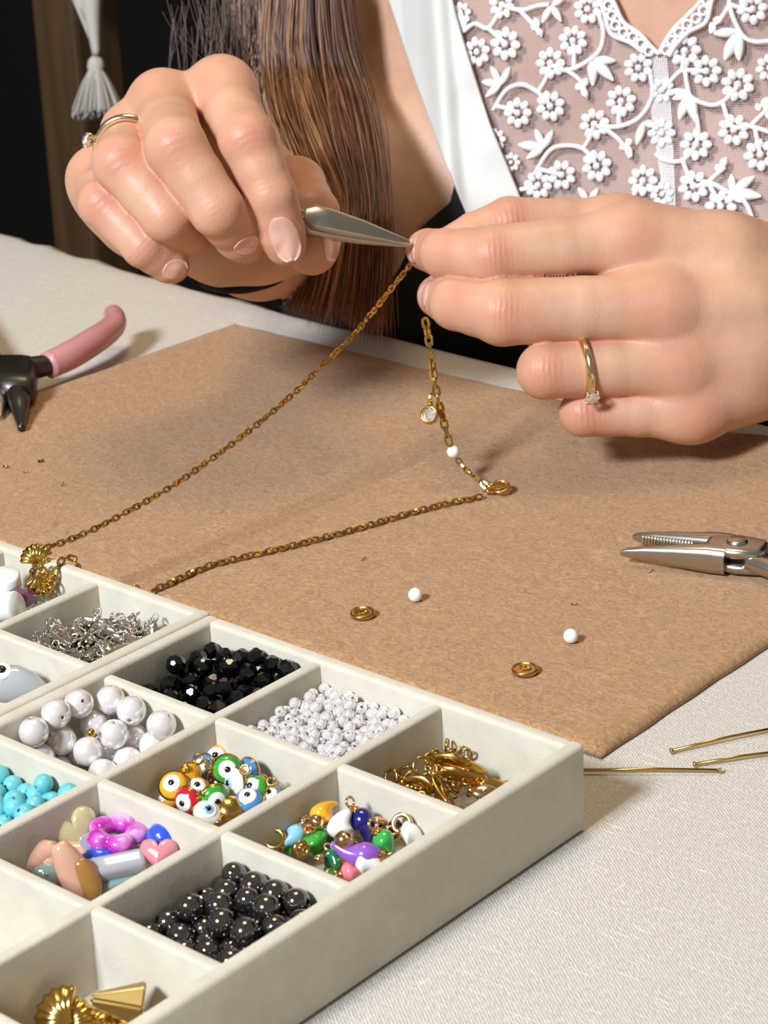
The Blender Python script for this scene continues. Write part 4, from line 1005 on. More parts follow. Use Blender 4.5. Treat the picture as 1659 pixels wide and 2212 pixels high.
# ================================================================ the trays' contents
def settle(c, n, r, tilt=(0, 0), iters=220, jit=0.12, ztop=0.05, seed=1, zf=FLOOR):
    """spheres dropped in a cell and left to come to rest"""
    g = np.random.default_rng(seed); cx, cy, hx, hy = c; R_ = r * (1 + g.uniform(-jit, jit, n)); P = np.stack([g.uniform(-hx + r, hx - r, n), g.uniform(-hy + r, hy - r, n), zf + r + g.uniform(0, 1, n) * ztop], 1)
    for it in range(iters):
        gg = .35 if it < iters * .4 else .10; P[:, 2] -= r * gg; P[:, 0] += tilt[0] * r * .10; P[:, 1] += tilt[1] * r * .10
        for _ in range(2):
            d = P[:, None] - P[None]; q = np.sqrt((d ** 2).sum(-1)) + np.eye(n); pen = np.maximum(0, R_[:, None] + R_[None] - q) * (1 - np.eye(n)); P += .45 * (d / q[..., None] * pen[..., None]).sum(1)
            P[:, 0] = np.clip(P[:, 0], -hx + R_, hx - R_); P[:, 1] = np.clip(P[:, 1], -hy + R_, hy - R_); P[:, 2] = np.maximum(P[:, 2], zf + R_)
    return P + np.array([cx, cy, 0]), R_
def whereabouts(c, p):
    """where in its cell a piece lies, in words"""
    u, v = (p[0] - c[0]) / c[2], (p[1] - c[1]) / c[3]
    a = 'right' if u > .3 else 'left' if u < -.3 else ''; b = 'back' if v > .3 else 'front' if v < -.3 else ''
    return 'in the middle' if not a and not b else f'at the {b or a} side' if not (a and b) else f'in the {b} {a} corner'
def topmost(P, R_, n):
    """the pieces nearest the open top are things; the rest lie hidden under them"""
    o = np.argsort(-P[:, 2]); return o[:n], o[n:]
def sph(n=16, k=12):
    v = []; f = []
    for i in range(k + 1):
        t = PI * (0.02 + .96 * i / k)
        for j in range(n): p_ = 2 * PI * j / n; v.append((math.sin(t) * math.cos(p_), math.sin(t) * math.sin(p_), math.cos(t)))
    for i in range(k):
        for j in range(n): f.append((i * n + j, i * n + (j + 1) % n, (i + 1) * n + (j + 1) % n, (i + 1) * n + j))
    f += [tuple(range(n)), tuple(k * n + j for j in range(n))[::-1]]; return v, f
M['black_glass'] = mat('black_glass', (0.003, 0.003, 0.004), 0.08, 0.0, Specular_IOR_Level=0.8)
M['hematite'] = mat('hematite', (0.20, 0.19, 0.19), 0.06, 0.95, Coat_Weight=0.2)
M['pearl'] = mat('pearl', (0.90, 0.86, 0.87), 0.20, 0.35, Coat_Weight=1.0, Coat_Roughness=0.03)
M['seed_pearl'] = mat('iridescent_glass', (0.96, 0.94, 0.96), 0.07, 0.0, Transmission_Weight=0.55, Coat_Weight=1.0, Coat_Roughness=0.04, IOR=1.6)
M['turquoise'] = mat('turquoise', (0.13, 0.52, 0.60), 0.35, 0.0, Coat_Weight=0.3)
L(M['turquoise'], ramp(M['turquoise'], noise(M['turquoise'], 220, 3), [(0.4, (0.10, 0.47, 0.56)), (0.62, (0.17, 0.60, 0.66)), (0.8, (0.30, 0.55, 0.50))]), bsdf(M['turquoise']).inputs['Base Color'])
def facet():
    bm = bmesh.new(); bmesh.ops.create_icosphere(bm, subdivisions=1, radius=1.0)
    bmesh.ops.rotate(bm, verts=bm.verts, matrix=Matrix.Rotation(.3, 3, 'X')); 
    bmesh.ops.bevel(bm, geom=bm.verts[:], offset=.26, affect='VERTICES', segments=1)
    me = D.meshes.new('faceted_bead'); bm.to_mesh(me); bm.free(); me.materials.append(M['black_glass']); return me
def heap(name, me, c, n, r, label, cat, group, keep, **kw):
    P, R_ = settle(c, n, r, **kw); a, b = topmost(P, R_, keep)
    zt = np.sort(P[:, 2])[::-1][len(a) // 3]
    for i in a: tag(place(name, me, P[i], rrot(), float(R_[i])), label.replace(' in the cell', f" {whereabouts(c, P[i])}, {'on top' if P[i][2] >= zt else 'under others'}, in the cell"), cat, group)
    if kw.get('zf'):                       # the layers below, hidden by the ones on top
        q = [(c[0] + x, c[1] + y, z) for k, z in enumerate(np.arange(FLOOR + r, kw['zf'], r * 1.75)) for x in np.arange(-c[2] + r * 1.3, c[2] - r * 1.2, r * 2.3) for y in np.arange(-c[3] + r * 1.3, c[3] - r * 1.2, r * 2.3)]
        b = np.concatenate([b, np.arange(len(q)) + len(P)]); P = np.vstack([P, np.array(q) + RNG.normal(0, r * .08, (len(q), 3))]); R_ = np.r_[R_, np.full(len(q), r)]
    if len(b):
        vs_ = []; s = sph(8, 5)
        parts = [([np.array(q) * R_[i] * .98 + P[i] for q in s[0]], s[1]) for i in b]; v, f = merge(parts)
        tag(pyd(name + '_heap', v, f, me.materials[0]), label.split(' in the')[0] + 's heaped at the bottom of their cell', cat, None, 'stuff')
heap('black_faceted_bead', facet(), cell(0, 0), 142, 0.00275, 'black faceted bead in the cell beside the pearls', 'bead', 'black faceted beads', 142, tilt=(.03, .22), seed=2)
heap('hematite_bead', beadmesh('hematite_bead', 1.0, 'hematite', .22), cell(2, 2), 97, 0.0030, 'dark hematite bead in the cell before the peppers', 'bead', 'hematite beads', 97, tilt=(.05, .18), seed=4, jit=.08)
heap('turquoise_bead', beadmesh('turquoise_bead', 1.0, 'turquoise', .18), cell(0, 2), 165, 0.0024, 'turquoise bead in the cell before the pearls', 'bead', 'turquoise beads', 165, tilt=(.15, .2), seed=6)
heap('seed_pearl', beadmesh('seed_pearl', 1.0, 'seed_pearl', .25, 12), cell(1, 0), 520, 0.00132, 'tiny clear bead in the cell beside the black', 'bead', 'tiny clear beads', 300, tilt=(-.02, .12), seed=8, iters=90, jit=.28, ztop=.018, zf=.0105)
# big pearls
PM = beadmesh('pearl', 1.0, 'pearl', .12, 28); M['pearl_mesh'] = None
pp = [(175, 1536, 15), (237, 1527, 12), (287, 1543, 13), (75, 1592, 8), (140, 1594, 11), (343, 1575, 10), (226, 1580, 11), (253, 1602, 15), (195, 1628, 13), (298, 1592, 8), (275, 1625, 12), (130, 1645, 9), (213, 1655, 11), (85, 1625, 6), (110, 1560, 5), (200, 1560, 6), (320, 1600, 5), (240, 1640, 5), (170, 1600, 5)]
c = cell(0, 1); r = .0037; P = []
def incell(x, y, z, c, r, zmax):
    """the point on the sight line that lies inside the cell, as low as it can be"""
    while z < zmax:
        p = atz(x, y, z)
        if p[0] >= c[0] - c[2] + r and p[1] <= c[1] + c[3] - r: break
        z += .0003
    return atz(x, y, z)
P = np.array([incell(x, y, z * MM * .9, c, r, .0175) for x, y, z in pp]) + RNG.normal(0, 1e-4, (len(pp), 3)); n = len(P)
for it in range(60):
    d = P[:, None] - P[None]; q = np.sqrt((d ** 2).sum(-1)) + np.eye(n); pen = np.maximum(0, 2 * r - q) * (1 - np.eye(n)); P += .4 * (d / q[..., None] * pen[..., None]).sum(1)
    P[:, 0] = np.clip(P[:, 0], c[0] - c[2] + r, c[0] + c[2] - r); P[:, 1] = np.clip(P[:, 1], c[1] - c[3] + r, c[1] + c[3] - r); P[:, 2] = np.maximum(P[:, 2], FLOOR + r)
for p in P: tag(place('pearl', PM, p, rrot(), r), f"large white pearl {whereabouts(c, p)}{' on top' if p[2] > .0125 else ' below'} in the cell behind turquoise", 'bead', 'large pearl beads')
# ---- evil eye charms
def col(name, c, **kw):
    if name not in M: M[name] = mat(name, c, 0.15, 0.0, Coat_Weight=0.8, **kw)
    return name
CC = dict(yellow=(0.85, 0.42, 0.02), orange=(0.88, 0.38, 0.05), red=(0.50, 0.01, 0.02), green=(0.04, 0.33, 0.04), blue=(0.07, 0.22, 0.50), white=(0.85, 0.85, 0.84), navy=(0.01, 0.01, 0.16), purple=(0.27, 0.10, 0.52), sky=(0.25, 0.55, 0.75), darkgreen=(0.005, 0.14, 0.06), black=(0.004, 0.004, 0.005), pink=(0.85, 0.22, 0.27), leafgreen=(0.03, 0.38, 0.07), cream=(0.72, 0.66, 0.52), lime=(.55, .5, .03))
for k, c_ in CC.items(): col(k + '_enamel', c_)
SP = sph(20, 14)
def ellm(name, m, a, b, c_): return meshof(name, ([(p[0] * a, p[1] * b, p[2] * c_) for p in SP[0]], SP[1]), m)
EB = {k: ellm('enamel_body', k + '_enamel', .0034, .0034, .0021) for k in CC}
EW = ellm('eye_white', 'white_enamel', .00215, .00215, .0007); EP = ellm('pupil', 'black_enamel', .00075, .00075, .0004); EBL = ellm('iris', 'sky_enamel', .0013, .0013, .0005)
EL = ringmesh('gold_loop', .0011, .00035, 'gold', 12, 6); EC = meshof('gold_rim', ringmesh('t', .0034, .00045, 'gold', 24, 6) and lathe([(.0034, .0004), (.00375, 0), (.0034, -.0004)], 24), 'gold')
EB['gold'] = ellm('enamel_body', 'gold', .0034, .0034, .0021)
eyes = [(375, 1697, 15, 'yellow', 0, -.2, -.5), (409, 1678, 15, 'yellow', 1, .9, .2), (424, 1706, 13, 'yellow', 0, .2, -.9), (405, 1730, 13, 'red', 0, -.6, .2), (464, 1724, 14, 'green', 0, .4, .3), (491, 1662, 17, 'green', 0, .1, -.1), (441, 1660, 13, 'blue', 0, -.8, -.3), (468, 1637, 13, 'orange', 0, -.1, -.5), (538, 1668, 15, 'blue', 0, -.9, .1), (548, 1704, 14, 'green', 0, -.5, -.6), (538, 1728, 13, 'blue', 0, -.2, -.9), (448, 1757, 12, 'white', 1, .2, -.7), (360, 1722, 9, 'orange', 0, -.1, -.9), (498, 1747, 12, 'gold', 1, .3, -.8), (580, 1722, 12, 'blue', 0, 0, -.9), (607, 1699, 10, 'blue', 0, 0, -.9), (480, 1684, 14, 'black', 1, .2, -.9), (510, 1690, 15, 'white', 1, -1.2, 0), (430, 1740, 7, 'green', 1, .5, -.5), (560, 1745, 7, 'red', 1, .5, -.5), (500, 1715, 8, 'yellow', 1, .1, -.8), (400, 1705, 7, 'blue', 1, .1, -.8), (560, 1690, 7, 'orange', 1, .2, -.6), (455, 1690, 7, 'red', 1, -.3, -.6)]
nm = {}
for i, (x, y, z, k, plain, sx, sy) in enumerate(eyes):
    c = atz(x, y, z * MM); n_ = toward + RW[0] * sx + RW[1] * sy; R = frame(n_, RW[0] + .2 * RW[1])
    nm[k] = nm.get(k, 0) + 1
    side_ = ['nearest the pearls', 'in the middle of the heap', 'towards the far divider', 'against the front divider'][0 if x < 400 else 3 if y > 1720 else 2 if x > 520 else 1]
    r = empty('evil_eye_charm', c, f"{k}{'' if k == 'gold' else ' enamel'} evil eye charm {side_} in its cell{', turned away' if plain else ''}", 'charm', 'enamel evil eye charms')
    place('enamel_body', EB[k], (0, 0, 0), R, 1.0, r); place('gold_rim', EC, (0, 0, 0), R, 1.0, r)
    zn = np.array(R.col[2]); xn = np.array(R.col[0])
    if not plain or k == 'white':
        place('eye_white', EW, zn * .0016, R, 1.0, r)
        if k == 'white': place('iris', EBL, zn * .0021, R, 1.0, r)
        place('pupil', EP, zn * (.0022 if k != 'white' else .0024), R, 1.0, r)
    a = RNG.uniform(0, 6.3) if i > 1 else 1.2; dl = np.array(R.col[0]) * math.cos(a) + np.array(R.col[1]) * math.sin(a)
    place('gold_loop', EL, dl * .0046, rrot(), 1.0, r)
# ---- pepper charms
def pepmesh(m, bend=.25, L_=.0075, w=.0024):
    P_ = [(L_ * (t - .5) * 1.0, bend * L_ * math.sin(t * PI) - bend * L_ * .5, 0) for t in np.linspace(0, 1, 16)]
    rr = [w * (math.sin(min(1, (t + .03) * 2.6) * PI / 2)) ** .6 * (1 - .78 * max(0, t - .3) / .7) for t in np.linspace(0, 1, 16)]; rr[-1] *= .4
    return meshof('enamel_pepper', tube(P_, rr, 14), m)
CAPB = meshof('gold_cap', sph(12, 8), 'gold')
pep = [(683, 1777, 726, 1733, 'yellow', 16, 1.0, 'with its tip up against the far divider'), (731, 1810, 752, 1748, 'white', 13, 1.15, 'standing in the middle behind the navy one'), (766, 1752, 800, 1822, 'navy', 17, 1.1, 'on top, in the middle of the heap'), (815, 1800, 842, 1852, 'leafgreen', 17, 1.0, 'curving beside the purple one'), (822, 1848, 714, 1828, 'purple', 14, 1.1, 'lying below the navy one'), (768, 1858, 828, 1876, 'white', 13, 1.1, 'nearest the front wall'), (738, 1888, 790, 1889, 'pink', 10, .9, 'almost hidden behind the front wall'), (668, 1800, 682, 1850, 'green', 14, 1.35, 'beside the gold loops at the left'), (648, 1786, 614, 1826, 'sky', 14, .85, 'with a gold cap at the left'), (716, 1845, 728, 1875, 'darkgreen', 12, 1.0, 'in the front corner'),
       (868, 1800, 912, 1812, 'white', 14, 1.1, 'at the right end with a jewelled loop'), (846, 1790, 858, 1815, 'black', 12, 1.2, 'between the white one and the green one'), (700, 1795, 706, 1835, 'darkgreen', 10, .9, 'sunk under the yellow one'), (690, 1805, 694, 1822, 'lime', 12, .7, 'sunk beside the big green one'), (850, 1830, 872, 1842, 'cream', 10, .9, 'under the right-hand green one'), (612, 1830, 636, 1832, 'leafgreen', 11, .8, 'at the left end by the loop'), (744, 1835, 700, 1860, 'black', 7, 1, 'deep under the gold ball'), (800, 1800, 850, 1780, 'white', 6, 1, 'deep at the far side'), (760, 1870, 700, 1880, 'green', 7, 1, 'deep at the front side')]
for x0, y0, x1, y1, k, z, wf, lb in pep:
    a = atz(x0, y0, z * MM); b = atz(x1, y1, (z - 1.0) * MM) if y1 > y0 or abs(y1 - y0) < 25 else atz(x1, y1, (z + 2) * MM)
    l = np.linalg.norm(b - a); 
    # steep pieces: keep a natural length by rising towards the camera side
    if l > .0085:
        dp = (a - CAM) @ RW[2]; b = atd(x1, y1, dp + .001); l = np.linalg.norm(b - a)
    t = (b - a) / l; n_ = toward - t * (toward @ t); n_ /= np.linalg.norm(n_)
    r = empty('pepper_charm', (a + b) / 2, f"{k.replace('leafgreen', 'bright green').replace('darkgreen', 'dark green')} enamel pepper charm {lb}", 'charm', 'enamel pepper charms')
    me = pepmesh(k + '_enamel', .16 if k != 'navy' else .2, l, .0028 * wf)
    place('enamel_pepper', me, (0, 0, 0), Matrix((t, np.cross(n_, t), n_)).transposed(), 1.0, r)
    e = a - (a + b) / 2 - t * .0003; place('gold_cap', CAPB, e, Matrix((t, np.cross(n_, t), n_)).transposed(), (.0008, .0013 * wf, .0013 * wf), r)
    place('gold_loop', ringmesh('gold_loop', .0011, .00034, 'rose_gold', 14, 6), e - t * .0020, frame(n_ * .8 + np.cross(n_, t) * .6, t), 1.0, r)
for x, y, z, s, lb in [(743, 1815, 17, .0022, 'on top of the purple pepper'), (683, 1775, 17, .0017, 'at the foot of the yellow pepper'), (651, 1832, 14, .0013, 'beside the green pepper loop'), (690, 1856, 13, .0012, 'in the front corner'), (745, 1855, 13, .0013, 'behind the front white pepper'), (815, 1778, 13, .0016, 'beside the navy pepper')]:
    tag(place('gold_ball', meshof('gold_ball', SP, 'rose_gold'), atz(x, y, z * MM), rrot(), s), f'small shiny gold ball {lb}', 'bead', 'gold balls among the pepper charms')
for x, y, z, s, lb in [(593, 1812, 14, .0021, 'standing at the left corner of the pepper cell'), (651, 1834, 15, .0016, 'before the green pepper'), (813, 1757, 13, .0015, 'behind the navy pepper'), (826, 1786, 14, .0017, 'beside the black pepper'), (868, 1779, 16, .0020, 'above the right white pepper')]:
    tag(place('jump_ring', ringmesh('jump_ring', 1, .28, 'gold' if x < 700 else 'rose_gold', 18, 8), atz(x, y, z * MM), frame(toward + RW[0] * RNG.uniform(-.6, .6) + RW[1] * RNG.uniform(-.6, .2)), s), f'gold jump ring {lb}', 'ring', 'jump rings among the pepper charms')
# ---- gold hoops and filigree
def hoop(pts, z, r, lb, m='gold', flat=2.2):
    P_ = spline([atz(x, y, zz * MM) for (x, y), zz in zip(pts, z)], 22); c = P_.mean(0); rt = empty('gold_hoop_charm', c, lb, 'charm', 'gold charms in the corner cell')
    v, f = tube(P_ - c, r, 8, True, flat); pyd('bar', v, f, m, rt)
    place('gold_loop', EL, P_[0] - c, rrot(), 1.1, rt)
hoop([(929, 1638), (965, 1637), (1001, 1648), (1026, 1658), (1041, 1670), (1026, 1672), (990, 1660), (950, 1650), (929, 1640)], [16, 17, 16, 14, 12, 12, 13, 14, 16], .0006, 'long gold oval hoop charm on top against the far wall', 'gold')
hoop([(950, 1662), (980, 1668), (1010, 1675), (1040, 1682), (1042, 1690), (1010, 1686), (975, 1676), (950, 1665)], [16, 16, 15, 14, 13, 13, 14, 16], .0006, 'long gold oval hoop charm in front of the topmost one')
hoop([(941, 1670), (936, 1685), (944, 1705), (956, 1722), (970, 1737), (964, 1724), (956, 1700), (948, 1682), (941, 1671)], [16, 15, 14, 13, 12, 12, 13, 15, 16], .0005, 'narrow gold hoop charm hanging towards the front divider')
hoop([(1042, 1697), (1060, 1692), (1080, 1697), (1096, 1697), (1085, 1708), (1060, 1703)], [13, 13, 12, 11, 11, 12], .0006, 'gold hoop charm at the right end against the outer wall')
hoop([(878, 1690), (895, 1684), (915, 1688), (928, 1700), (905, 1702), (885, 1697)], [14, 15, 15, 14, 13, 13], .0006, 'gold hoop charm at the left end of the corner cell')
hoop([(1010, 1690), (1030, 1688), (1050, 1700), (1058, 1715), (1035, 1712), (1015, 1700)], [13, 13, 12, 11, 11, 12], .0006, 'gold hoop charm under the long hoops')
tag(place('jump_ring', ringmesh('jump_ring', 1, .16, 'dark_gold', 24, 8), atz(912, 1655, .016), frame(toward + RW[0] * .2 - RW[1] * .2), .0021), 'round gold jump ring beside the topmost long hoop', 'ring')
tag(place('jump_ring', ringmesh('jump_ring', 1, .16, 'gold', 24, 8), atz(936, 1664, .016), frame(toward - RW[0] * .9), .0013), 'small gold jump ring where the long hoops meet', 'ring')
tag(place('oval_charm', ellm('oval_charm', 'rose_gold', .0030, .0018, .0008), atz(1047, 1711, .0135), frame(toward - RW[1] * .6, RW[0]), 1.0), 'plain gold oval charm near the right end of the corner cell', 'charm')
def filigree():
    c = cell(2, 0); r_ = ringmesh('filigree_ring', .0013, .0003, 'dark_gold', 10, 4)
    k = 0
    while k < 150:
        x = RNG.uniform(-.9, .9); y = RNG.uniform(-.9, .9); z = FLOOR + .0005 + .0105 * RNG.uniform(0, 1) ** .5
        px = topx(np.array([c[0] + x * c[2], c[1] + y * c[3], z]))
        if z - FLOOR > .0125 - .012 * max(0, x * .6 + .5) * .6: continue
        tag(place('filigree_ring', r_, (c[0] + x * c[2], c[1] + y * c[3], z), rrot(), RNG.uniform(.8, 1.5)), 'small gold filigree ring in the tangle under the hoop charms', 'ring', 'gold filigree rings in the corner cell'); k += 1
filigree()
# ---- silver charms in the other tray
def silver():
    v = []; f = []
    P_ = [(0.0044 * math.cos(t), .0014 * math.sin(t), 0) for t in np.linspace(0, 2 * PI, 15)[:-1]]
    n = 14
    v = [(0, 0, .0004)] + [(x * .8, y * .6, .0006) for x, y, z in P_] + [(x, y, .0002) for x, y, z in P_] + [(x, y, -.0002) for x, y, z in P_] + [(0, 0, -.0004)]
    for j in range(n):
        q = (j + 1) % n; f += [(0, 1 + j, 1 + q), (1 + j, 1 + n + j, 1 + n + q, 1 + q), (1 + n + j, 1 + 2 * n + j, 1 + 2 * n + q, 1 + n + q), (1 + 2 * n + j, 1 + 3 * n, 1 + 2 * n + q)]
    leaf = meshof('leaf', (v, f), 'silver', False); hp = meshof('hoop', tube([(0.0040 * math.cos(t), .0022 * math.sin(t), .0006 * math.cos(2 * t)) for t in np.linspace(0, 2 * PI, 25)], .0004, 6, False), 'silver'); lp = ringmesh('silver_loop', .0010, .0003, 'silver', 10, 5)
    c = cell(2, 0, True)
    pos = []
    for k in range(290):
        x = RNG.uniform(-.86, .86); y = RNG.uniform(-.86, .86); top = .0155 - .004 * (abs(x) ** 2 + abs(y) ** 2) ; z = FLOOR + (.001 + (k / 290) ** .7 * top)
        t = RNG.uniform(0, PI); e = RNG.normal(0, .4)
        d = np.array([math.cos(t), math.sin(t), e]); n_ = np.array([RNG.normal(0, .9), RNG.normal(0, .9), 1])
        m = .0052; cx = min(max(c[0] + x * c[2], c[0] - c[2] + m * abs(d[0]) + .0006), c[0] + c[2] - m * abs(d[0]) - .0006); cy = min(max(c[1] + y * c[3], c[1] - c[3] + m * abs(d[1]) + .0006), c[1] + c[3] - m * abs(d[1]) - .0006)
        z = max(z, FLOOR + .0007 + m * abs(e))
        nmz = 'silver_leaf_charm' if k % 7 else 'silver_hoop_charm'
        r = empty(nmz, (cx, cy, z), 'silver ' + ('leaf' if k % 7 else 'oval hoop') + f" charm {whereabouts(c, (cx, cy))}{' on top' if z > .0105 else ' low down'} of the silver heap", 'charm', 'silver leaf charms' if k % 7 else 'silver hoop charms')
        R = frame(n_, d); place('leaf' if k % 7 else 'hoop', leaf if k % 7 else hp, (0, 0, 0), R, 1.0, r); place('loop', lp, np.array(R.col[0]) * .0050, R, 1.0, r)
    # an open lotus charm standing at the left
    b = atz(101, 1338, .0165); r = empty('lotus_charm', b, 'silver lotus flower charm standing at the left end of the silver heap', 'charm')
    for k, a in enumerate(np.linspace(-1.1, 1.1, 5)):
        R = frame(toward + RW[0] * .5 * math.sin(a), -RW[1] * math.cos(a) + RW[0] * math.sin(a)); place('petal', leaf, np.array(R.col[0]) * .003, R, (.62, 1.0, 1.0), r)
    for k, (x, y) in enumerate([(66, 1322), (96, 1310), (112, 1309), (128, 1304)]): place('silver_ball', meshof('silver_ball', SP, 'silver'), atz(x, y, .0185) - b, None, .0011, r)
silver()
# ---- mixed plastic beads
M['magenta'] = mat('magenta_marbled', (0.55, 0.04, 0.50), 0.12, Coat_Weight=0.8)
L(M['magenta'], ramp(M['magenta'], noise(M['magenta'], 190, 3), [(0.38, (0.42, 0.01, 0.36)), (0.52, (0.60, 0.10, 0.55)), (0.68, (0.78, 0.42, 0.75))]), bsdf(M['magenta']).inputs['Base Color'])
def gl(name, c, tr=.25): M[name] = mat(name, c, .15, 0, Coat_Weight=.6, Transmission_Weight=tr, Subsurface_Weight=.1, Subsurface_Scale=.003); return name
gl('straw', (.62, .55, .30)); gl('smoke', (.30, .31, .38)); gl('royal', (.03, .09, .62), .05); gl('rose', (.68, .25, .30), 0); gl('lilac_grey', (.52, .52, .60), .3); gl('peach', (.70, .40, .28), .1); gl('amber', (.50, .25, .07), .3); gl('sage', (.25, .32, .28), .2); gl('teal', (.30, .48, .47), .3)
def flowerbead():
    v = []; f = []; nu, nv = 60, 16; R0 = .0046
    for i in range(nu):
        a = 2 * PI * i / nu; lobes = abs(math.cos(2.5 * a)) ** .7; ro = .0052 + .0019 * lobes; ri = .0019
        for j in range(nv):
            t = 2 * PI * j / nv; rc = (ro + ri) / 2; rw = (ro - ri) / 2; r_ = rc + rw * math.cos(t); v.append((r_ * math.cos(a), r_ * math.sin(a), .0021 * math.sin(t) * (.75 + .25 * lobes)))
    for i in range(nu):
        for j in range(nv): f.append((i * nv + j, ((i + 1) % nu) * nv + j, ((i + 1) % nu) * nv + (j + 1) % nv, i * nv + (j + 1) % nv))
    return meshof('flower_bead', (v, f), 'magenta')
def heartbead(m, s=.0042, th=.0016):
    v = []; f = []; nu, nv = 40, 9
    for i in range(nu):
        t = 2 * PI * i / nu; x = math.sin(t) ** 3; y = (13 * math.cos(t) - 5 * math.cos(2 * t) - 2 * math.cos(3 * t) - math.cos(4 * t)) / 16
        for j in range(nv): p_ = -PI / 2 + PI * j / (nv - 1); k = math.cos(p_) ** .6; v.append((x * s * k, y * s * k, th * math.sin(p_)))
    for i in range(nu):
        for j in range(nv - 1): f.append((i * nv + j, ((i + 1) % nu) * nv + j, ((i + 1) % nu) * nv + j + 1, i * nv + j + 1))
    return meshof('heart_bead', (v, f), m)
def single(name, me, x, y, z, n_, xa, s, lb, cat='bead', group='mixed plastic beads'):
    return tag(place(name, me, atz(x, y, z * MM), frame(n_, xa), s), lb, cat, group)
single('flower_bead', flowerbead(), 251, 1800, 15, toward * .42 - RW[1] * .85, RW[0], 1.0, 'magenta marbled flower bead with a hole on top of the mixed beads')
single('heart_bead', heartbead('straw', .0056, .0022), 163, 1792, 14, toward + RW[0] * .2, RW[0] * .9 - RW[1] * .5, 1.0, 'translucent straw yellow heart bead standing against the far divider')
single('heart_bead', heartbead('smoke', .0055, .002), 218, 1830, 12.5, toward * .6 - RW[1] * .8, RW[0] + .2 * RW[1], 1.0, 'smoky grey heart bead under the magenta flower')
single('round_bead', ellm('round_bead', 'royal', .0040, .0038, .0034), 354, 1810, 14.5, toward, RW[0], 1.0, 'royal blue round bead at the right of the mixed beads')
single('nugget_bead', ellm('nugget_bead', 'royal', .0042, .0028, .003), 214, 1856, 11.5, toward, RW[0], 1.0, 'royal blue nugget bead under the grey bar')
single('heart_bead', heartbead('rose', .0043, .0026), 343, 1843, 13.5, toward - RW[1] * .5, RW[0], 1.0, 'dusky pink rose bead beside the royal blue round one')
def barm(m, L_, w, h): 
    bm = box(-L_ / 2, L_ / 2, -w / 2, w / 2, -h / 2, h / 2, min(w, h) * .3, 4); me = D.meshes.new('bar_bead'); bm.to_mesh(me); bm.free(); me.materials.append(M[m]); me.polygons.foreach_set('use_smooth', [True] * len(me.polygons)); return me
single('bar_bead', barm('lilac_grey', .0142, .0052, .0042), 246, 1872, 12, toward * .7 - RW[1] * .7, RW[0] * .95 - RW[1] * .36, 1.0, 'pale lilac grey bar bead lying in front of the flower')
single('bar_bead', barm('teal', .0125, .0045, .0035), 256, 1903, 8.5, toward * .7 - RW[1] * .7, RW[0] * .93 - RW[1] * .4, 1.0, 'pale teal bar bead half hidden behind the front divider')
def petalbead(m, L_=.011, w=.0030):
    P_ = [(L_ * (t - .5), .001 * math.sin(t * 3), .0006 * math.cos(t * 5)) for t in np.linspace(0, 1, 12)]; return meshof('petal_bead', tube(P_, [w * (.35 + .65 * math.sin(PI * (t * .86 + .07))) for t in np.linspace(0, 1, 12)], 14, True, .7), m)
single('petal_bead', petalbead('peach', .0135, .0036), 146, 1884, 13, toward, RW[1] + RW[0] * .35, 1.0, 'pale peach petal bead standing towards the front corner')
single('petal_bead', petalbead('peach', .012, .0034), 72, 1860, 11, toward, RW[0] * .9 - RW[1] * .45, 1.0, 'pale peach petal bead furthest left in the mixed beads')
single('petal_bead', petalbead('peach', .011, .0030), 146, 1852, 11, toward - RW[1] * .5, RW[0] - RW[1] * .25, 1.0, 'pale peach petal bead below the straw heart')
single('petal_bead', petalbead('amber', .0105, .0028), 182, 1906, 11, toward, RW[1] + RW[0] * .3, 1.0, 'amber brown petal bead in the front corner')
single('nugget_bead', ellm('nugget_bead', 'sage', .0046, .003, .0028), 104, 1886, 8, toward, RW[0], 1.0, 'sage green nugget bead between the peach petals')
single('nugget_bead', ellm('nugget_bead', 'amber', .0046, .003, .0028), 120, 1850, 6.5, toward, RW[0], 1.0, 'amber nugget bead deep behind the peach petals')
single('nugget_bead', ellm('nugget_bead', 'straw', .0030, .0028, .0024), 208, 1764, 12, toward, RW[0], 1.0, 'straw yellow nugget bead behind the flower')
# ---- left tray: white tubes, purple stone, grey fish
M['milk'] = mat('milk_glass', (.84, .87, .86), .2, Coat_Weight=.5)
tb = meshof('tube_bead', lathe([(.0001, .0046), (.0036, .0047), (.0041, .0040), (.0041, -.0040), (.0036, -.0047), (.0001, -.0046)], 28), 'milk')
G2 = 'white tube beads'
for x, y, z, lb in [(15, 1268, 17, 'standing upright beside the shell charms'), (8, 1312, 15, 'lying before the purple stone'), (-45, 1290, 14, 'deeper in the cell'), (30, 1312, 10, 'half under the purple stone')]:
    single('tube_bead', tb, x, y, z, (0.2, -.2, 1) if z == 17 else (1, .3, .3), (1, 0, 0), 1.0, 'milky white tube bead ' + lb, 'bead', G2)
M['plum'] = mat('plum_glass', (.13, .05, .09), .1, Coat_Weight=.6)
fm = facet(); fm.materials.clear(); fm.materials.append(M['plum'])
single('faceted_stone', fm, 45, 1291, 15.5, toward, RW[0], (.0052, .0034, .0034), 'dark plum faceted stone beside the shell charms', 'bead', None)
single('faceted_stone', fm, 2, 1300, 13, toward, RW[0], (.0046, .0030, .0030), 'dark plum faceted stone between the white tubes', 'bead', None)
M['grey_glass'] = mat('grey_glass', (.42, .44, .46), .12, Coat_Weight=.8)
fc = atz(38, 1478, .0155); fish = empty('fish_bead', fc, 'glossy grey glass fish bead with a white and black eye and coral snout', 'bead')
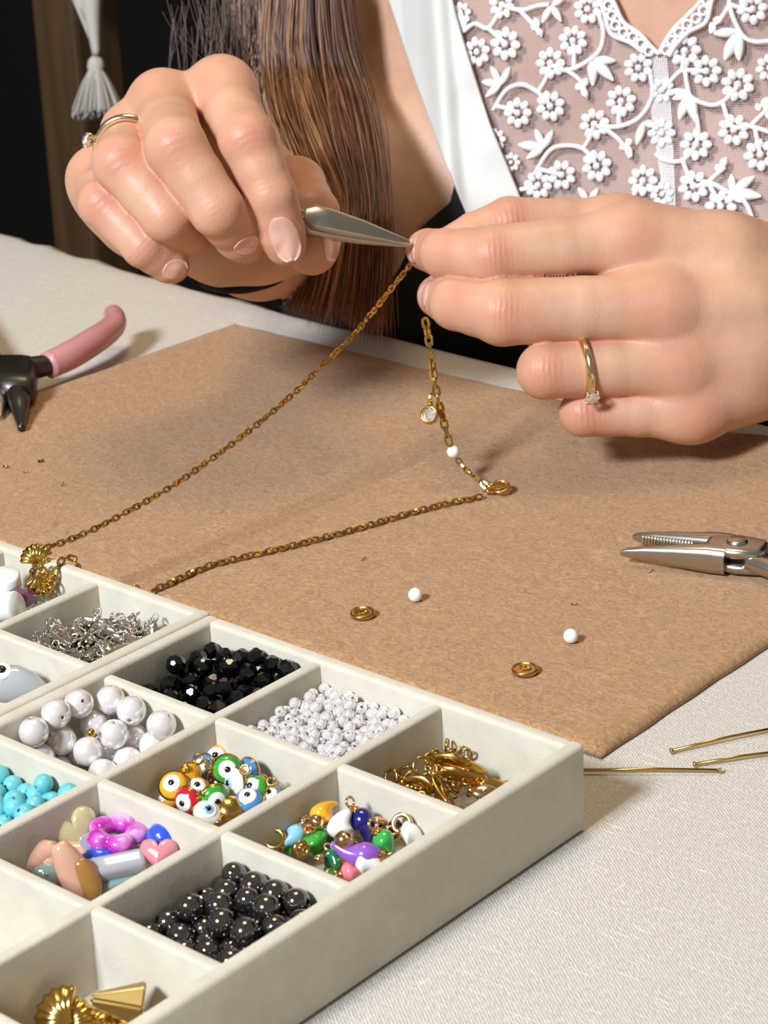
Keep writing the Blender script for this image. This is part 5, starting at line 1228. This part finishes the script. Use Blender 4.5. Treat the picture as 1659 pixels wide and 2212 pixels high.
v, f = loft([(RW[0] * x * MM + RW[1] * y * MM, a * MM, b * MM, RW[1], toward) for x, y, a, b in [(-11, -1, 1.2, 1), (-8, -1, 3.4, 2.6), (-4, 0, 4.8, 3.6), (0, 0, 5.0, 3.8), (4, .6, 3.9, 3.0), (7, 1.6, 2.0, 1.6), (8.5, 2.2, .7, .6)]], 24, 2.0); orient(v, f, 'grey_glass', 'body', fish)
place('eye_white', EW, RW[0] * -.0036 - RW[1] * .0035 + toward * .0022, frame(toward - RW[1] * .7), 1.2, fish); place('pupil', EP, RW[0] * -.0036 - RW[1] * .0040 + toward * .0028, frame(toward - RW[1] * .7), 1.5, fish)
v, f = loft([(RW[0] * x * MM - RW[1] * .0018 + toward * .0006, a * MM, b * MM, RW[1], toward) for x, a, b in [(-10, 1.0, .8), (-8, 3.3, 2.4), (-5.8, 4.3, 3.2), (-5.2, 4.2, 3.1)]], 20, 2.0); orient(v, f, 'pink_enamel', 'snout', fish)
# ---- gold shells in the front cell
M['satin_gold'] = mat('satin_gold', (.46, .31, .11), .42, 1.0)
def gs(x, y, z, n_, upd, s, lb, m=SH): return tag(place('shell_charm', m, atz(x, y, z * MM), shellR(n_, upd), s), lb, 'charm', 'gold shell charms in the front cell')
gs(118, 2190, 9, toward * 1.0 - RW[1] * .35 - RW[0] * .3, -RW[0] * .9 - RW[1] * .4, .95, 'gold scallop shell charm furthest left in the front cell'); gs(172, 2194, 8, toward * 1.0 - RW[1] * .3, RW[0] * .8 - RW[1] * .6, .72, 'gold scallop shell charm between another and the cone')
gs(250, 2222, 5.0, toward * .5 - RW[1] * .8, RW[1], 1.3, 'ridged gold scallop shell charm in front of the cone')
bm = bmesh.new(); bmesh.ops.create_cone(bm, segments=7, radius1=.0052, radius2=.0012, depth=.0105, cap_ends=True); bmesh.ops.bevel(bm, geom=bm.edges[:], offset=.0005, segments=2, affect='EDGES'); me = D.meshes.new('cone_charm'); bm.to_mesh(me); bm.free(); me.materials.append(M['satin_gold'])
tag(place('cone_charm', me, atz(252, 2165, .0115), frame(-RW[0] * .9 - RW[1] * .15 + toward * .1), 1.0), 'matte gold faceted cone charm lying against the front cell wall', 'charm')
tag(place('gold_stopper', meshof('gold_stopper', sph(10, 8), 'gold'), atz(197, 1583, .018), None, .0011), 'tiny gold ball resting between the large pearls', 'bead')
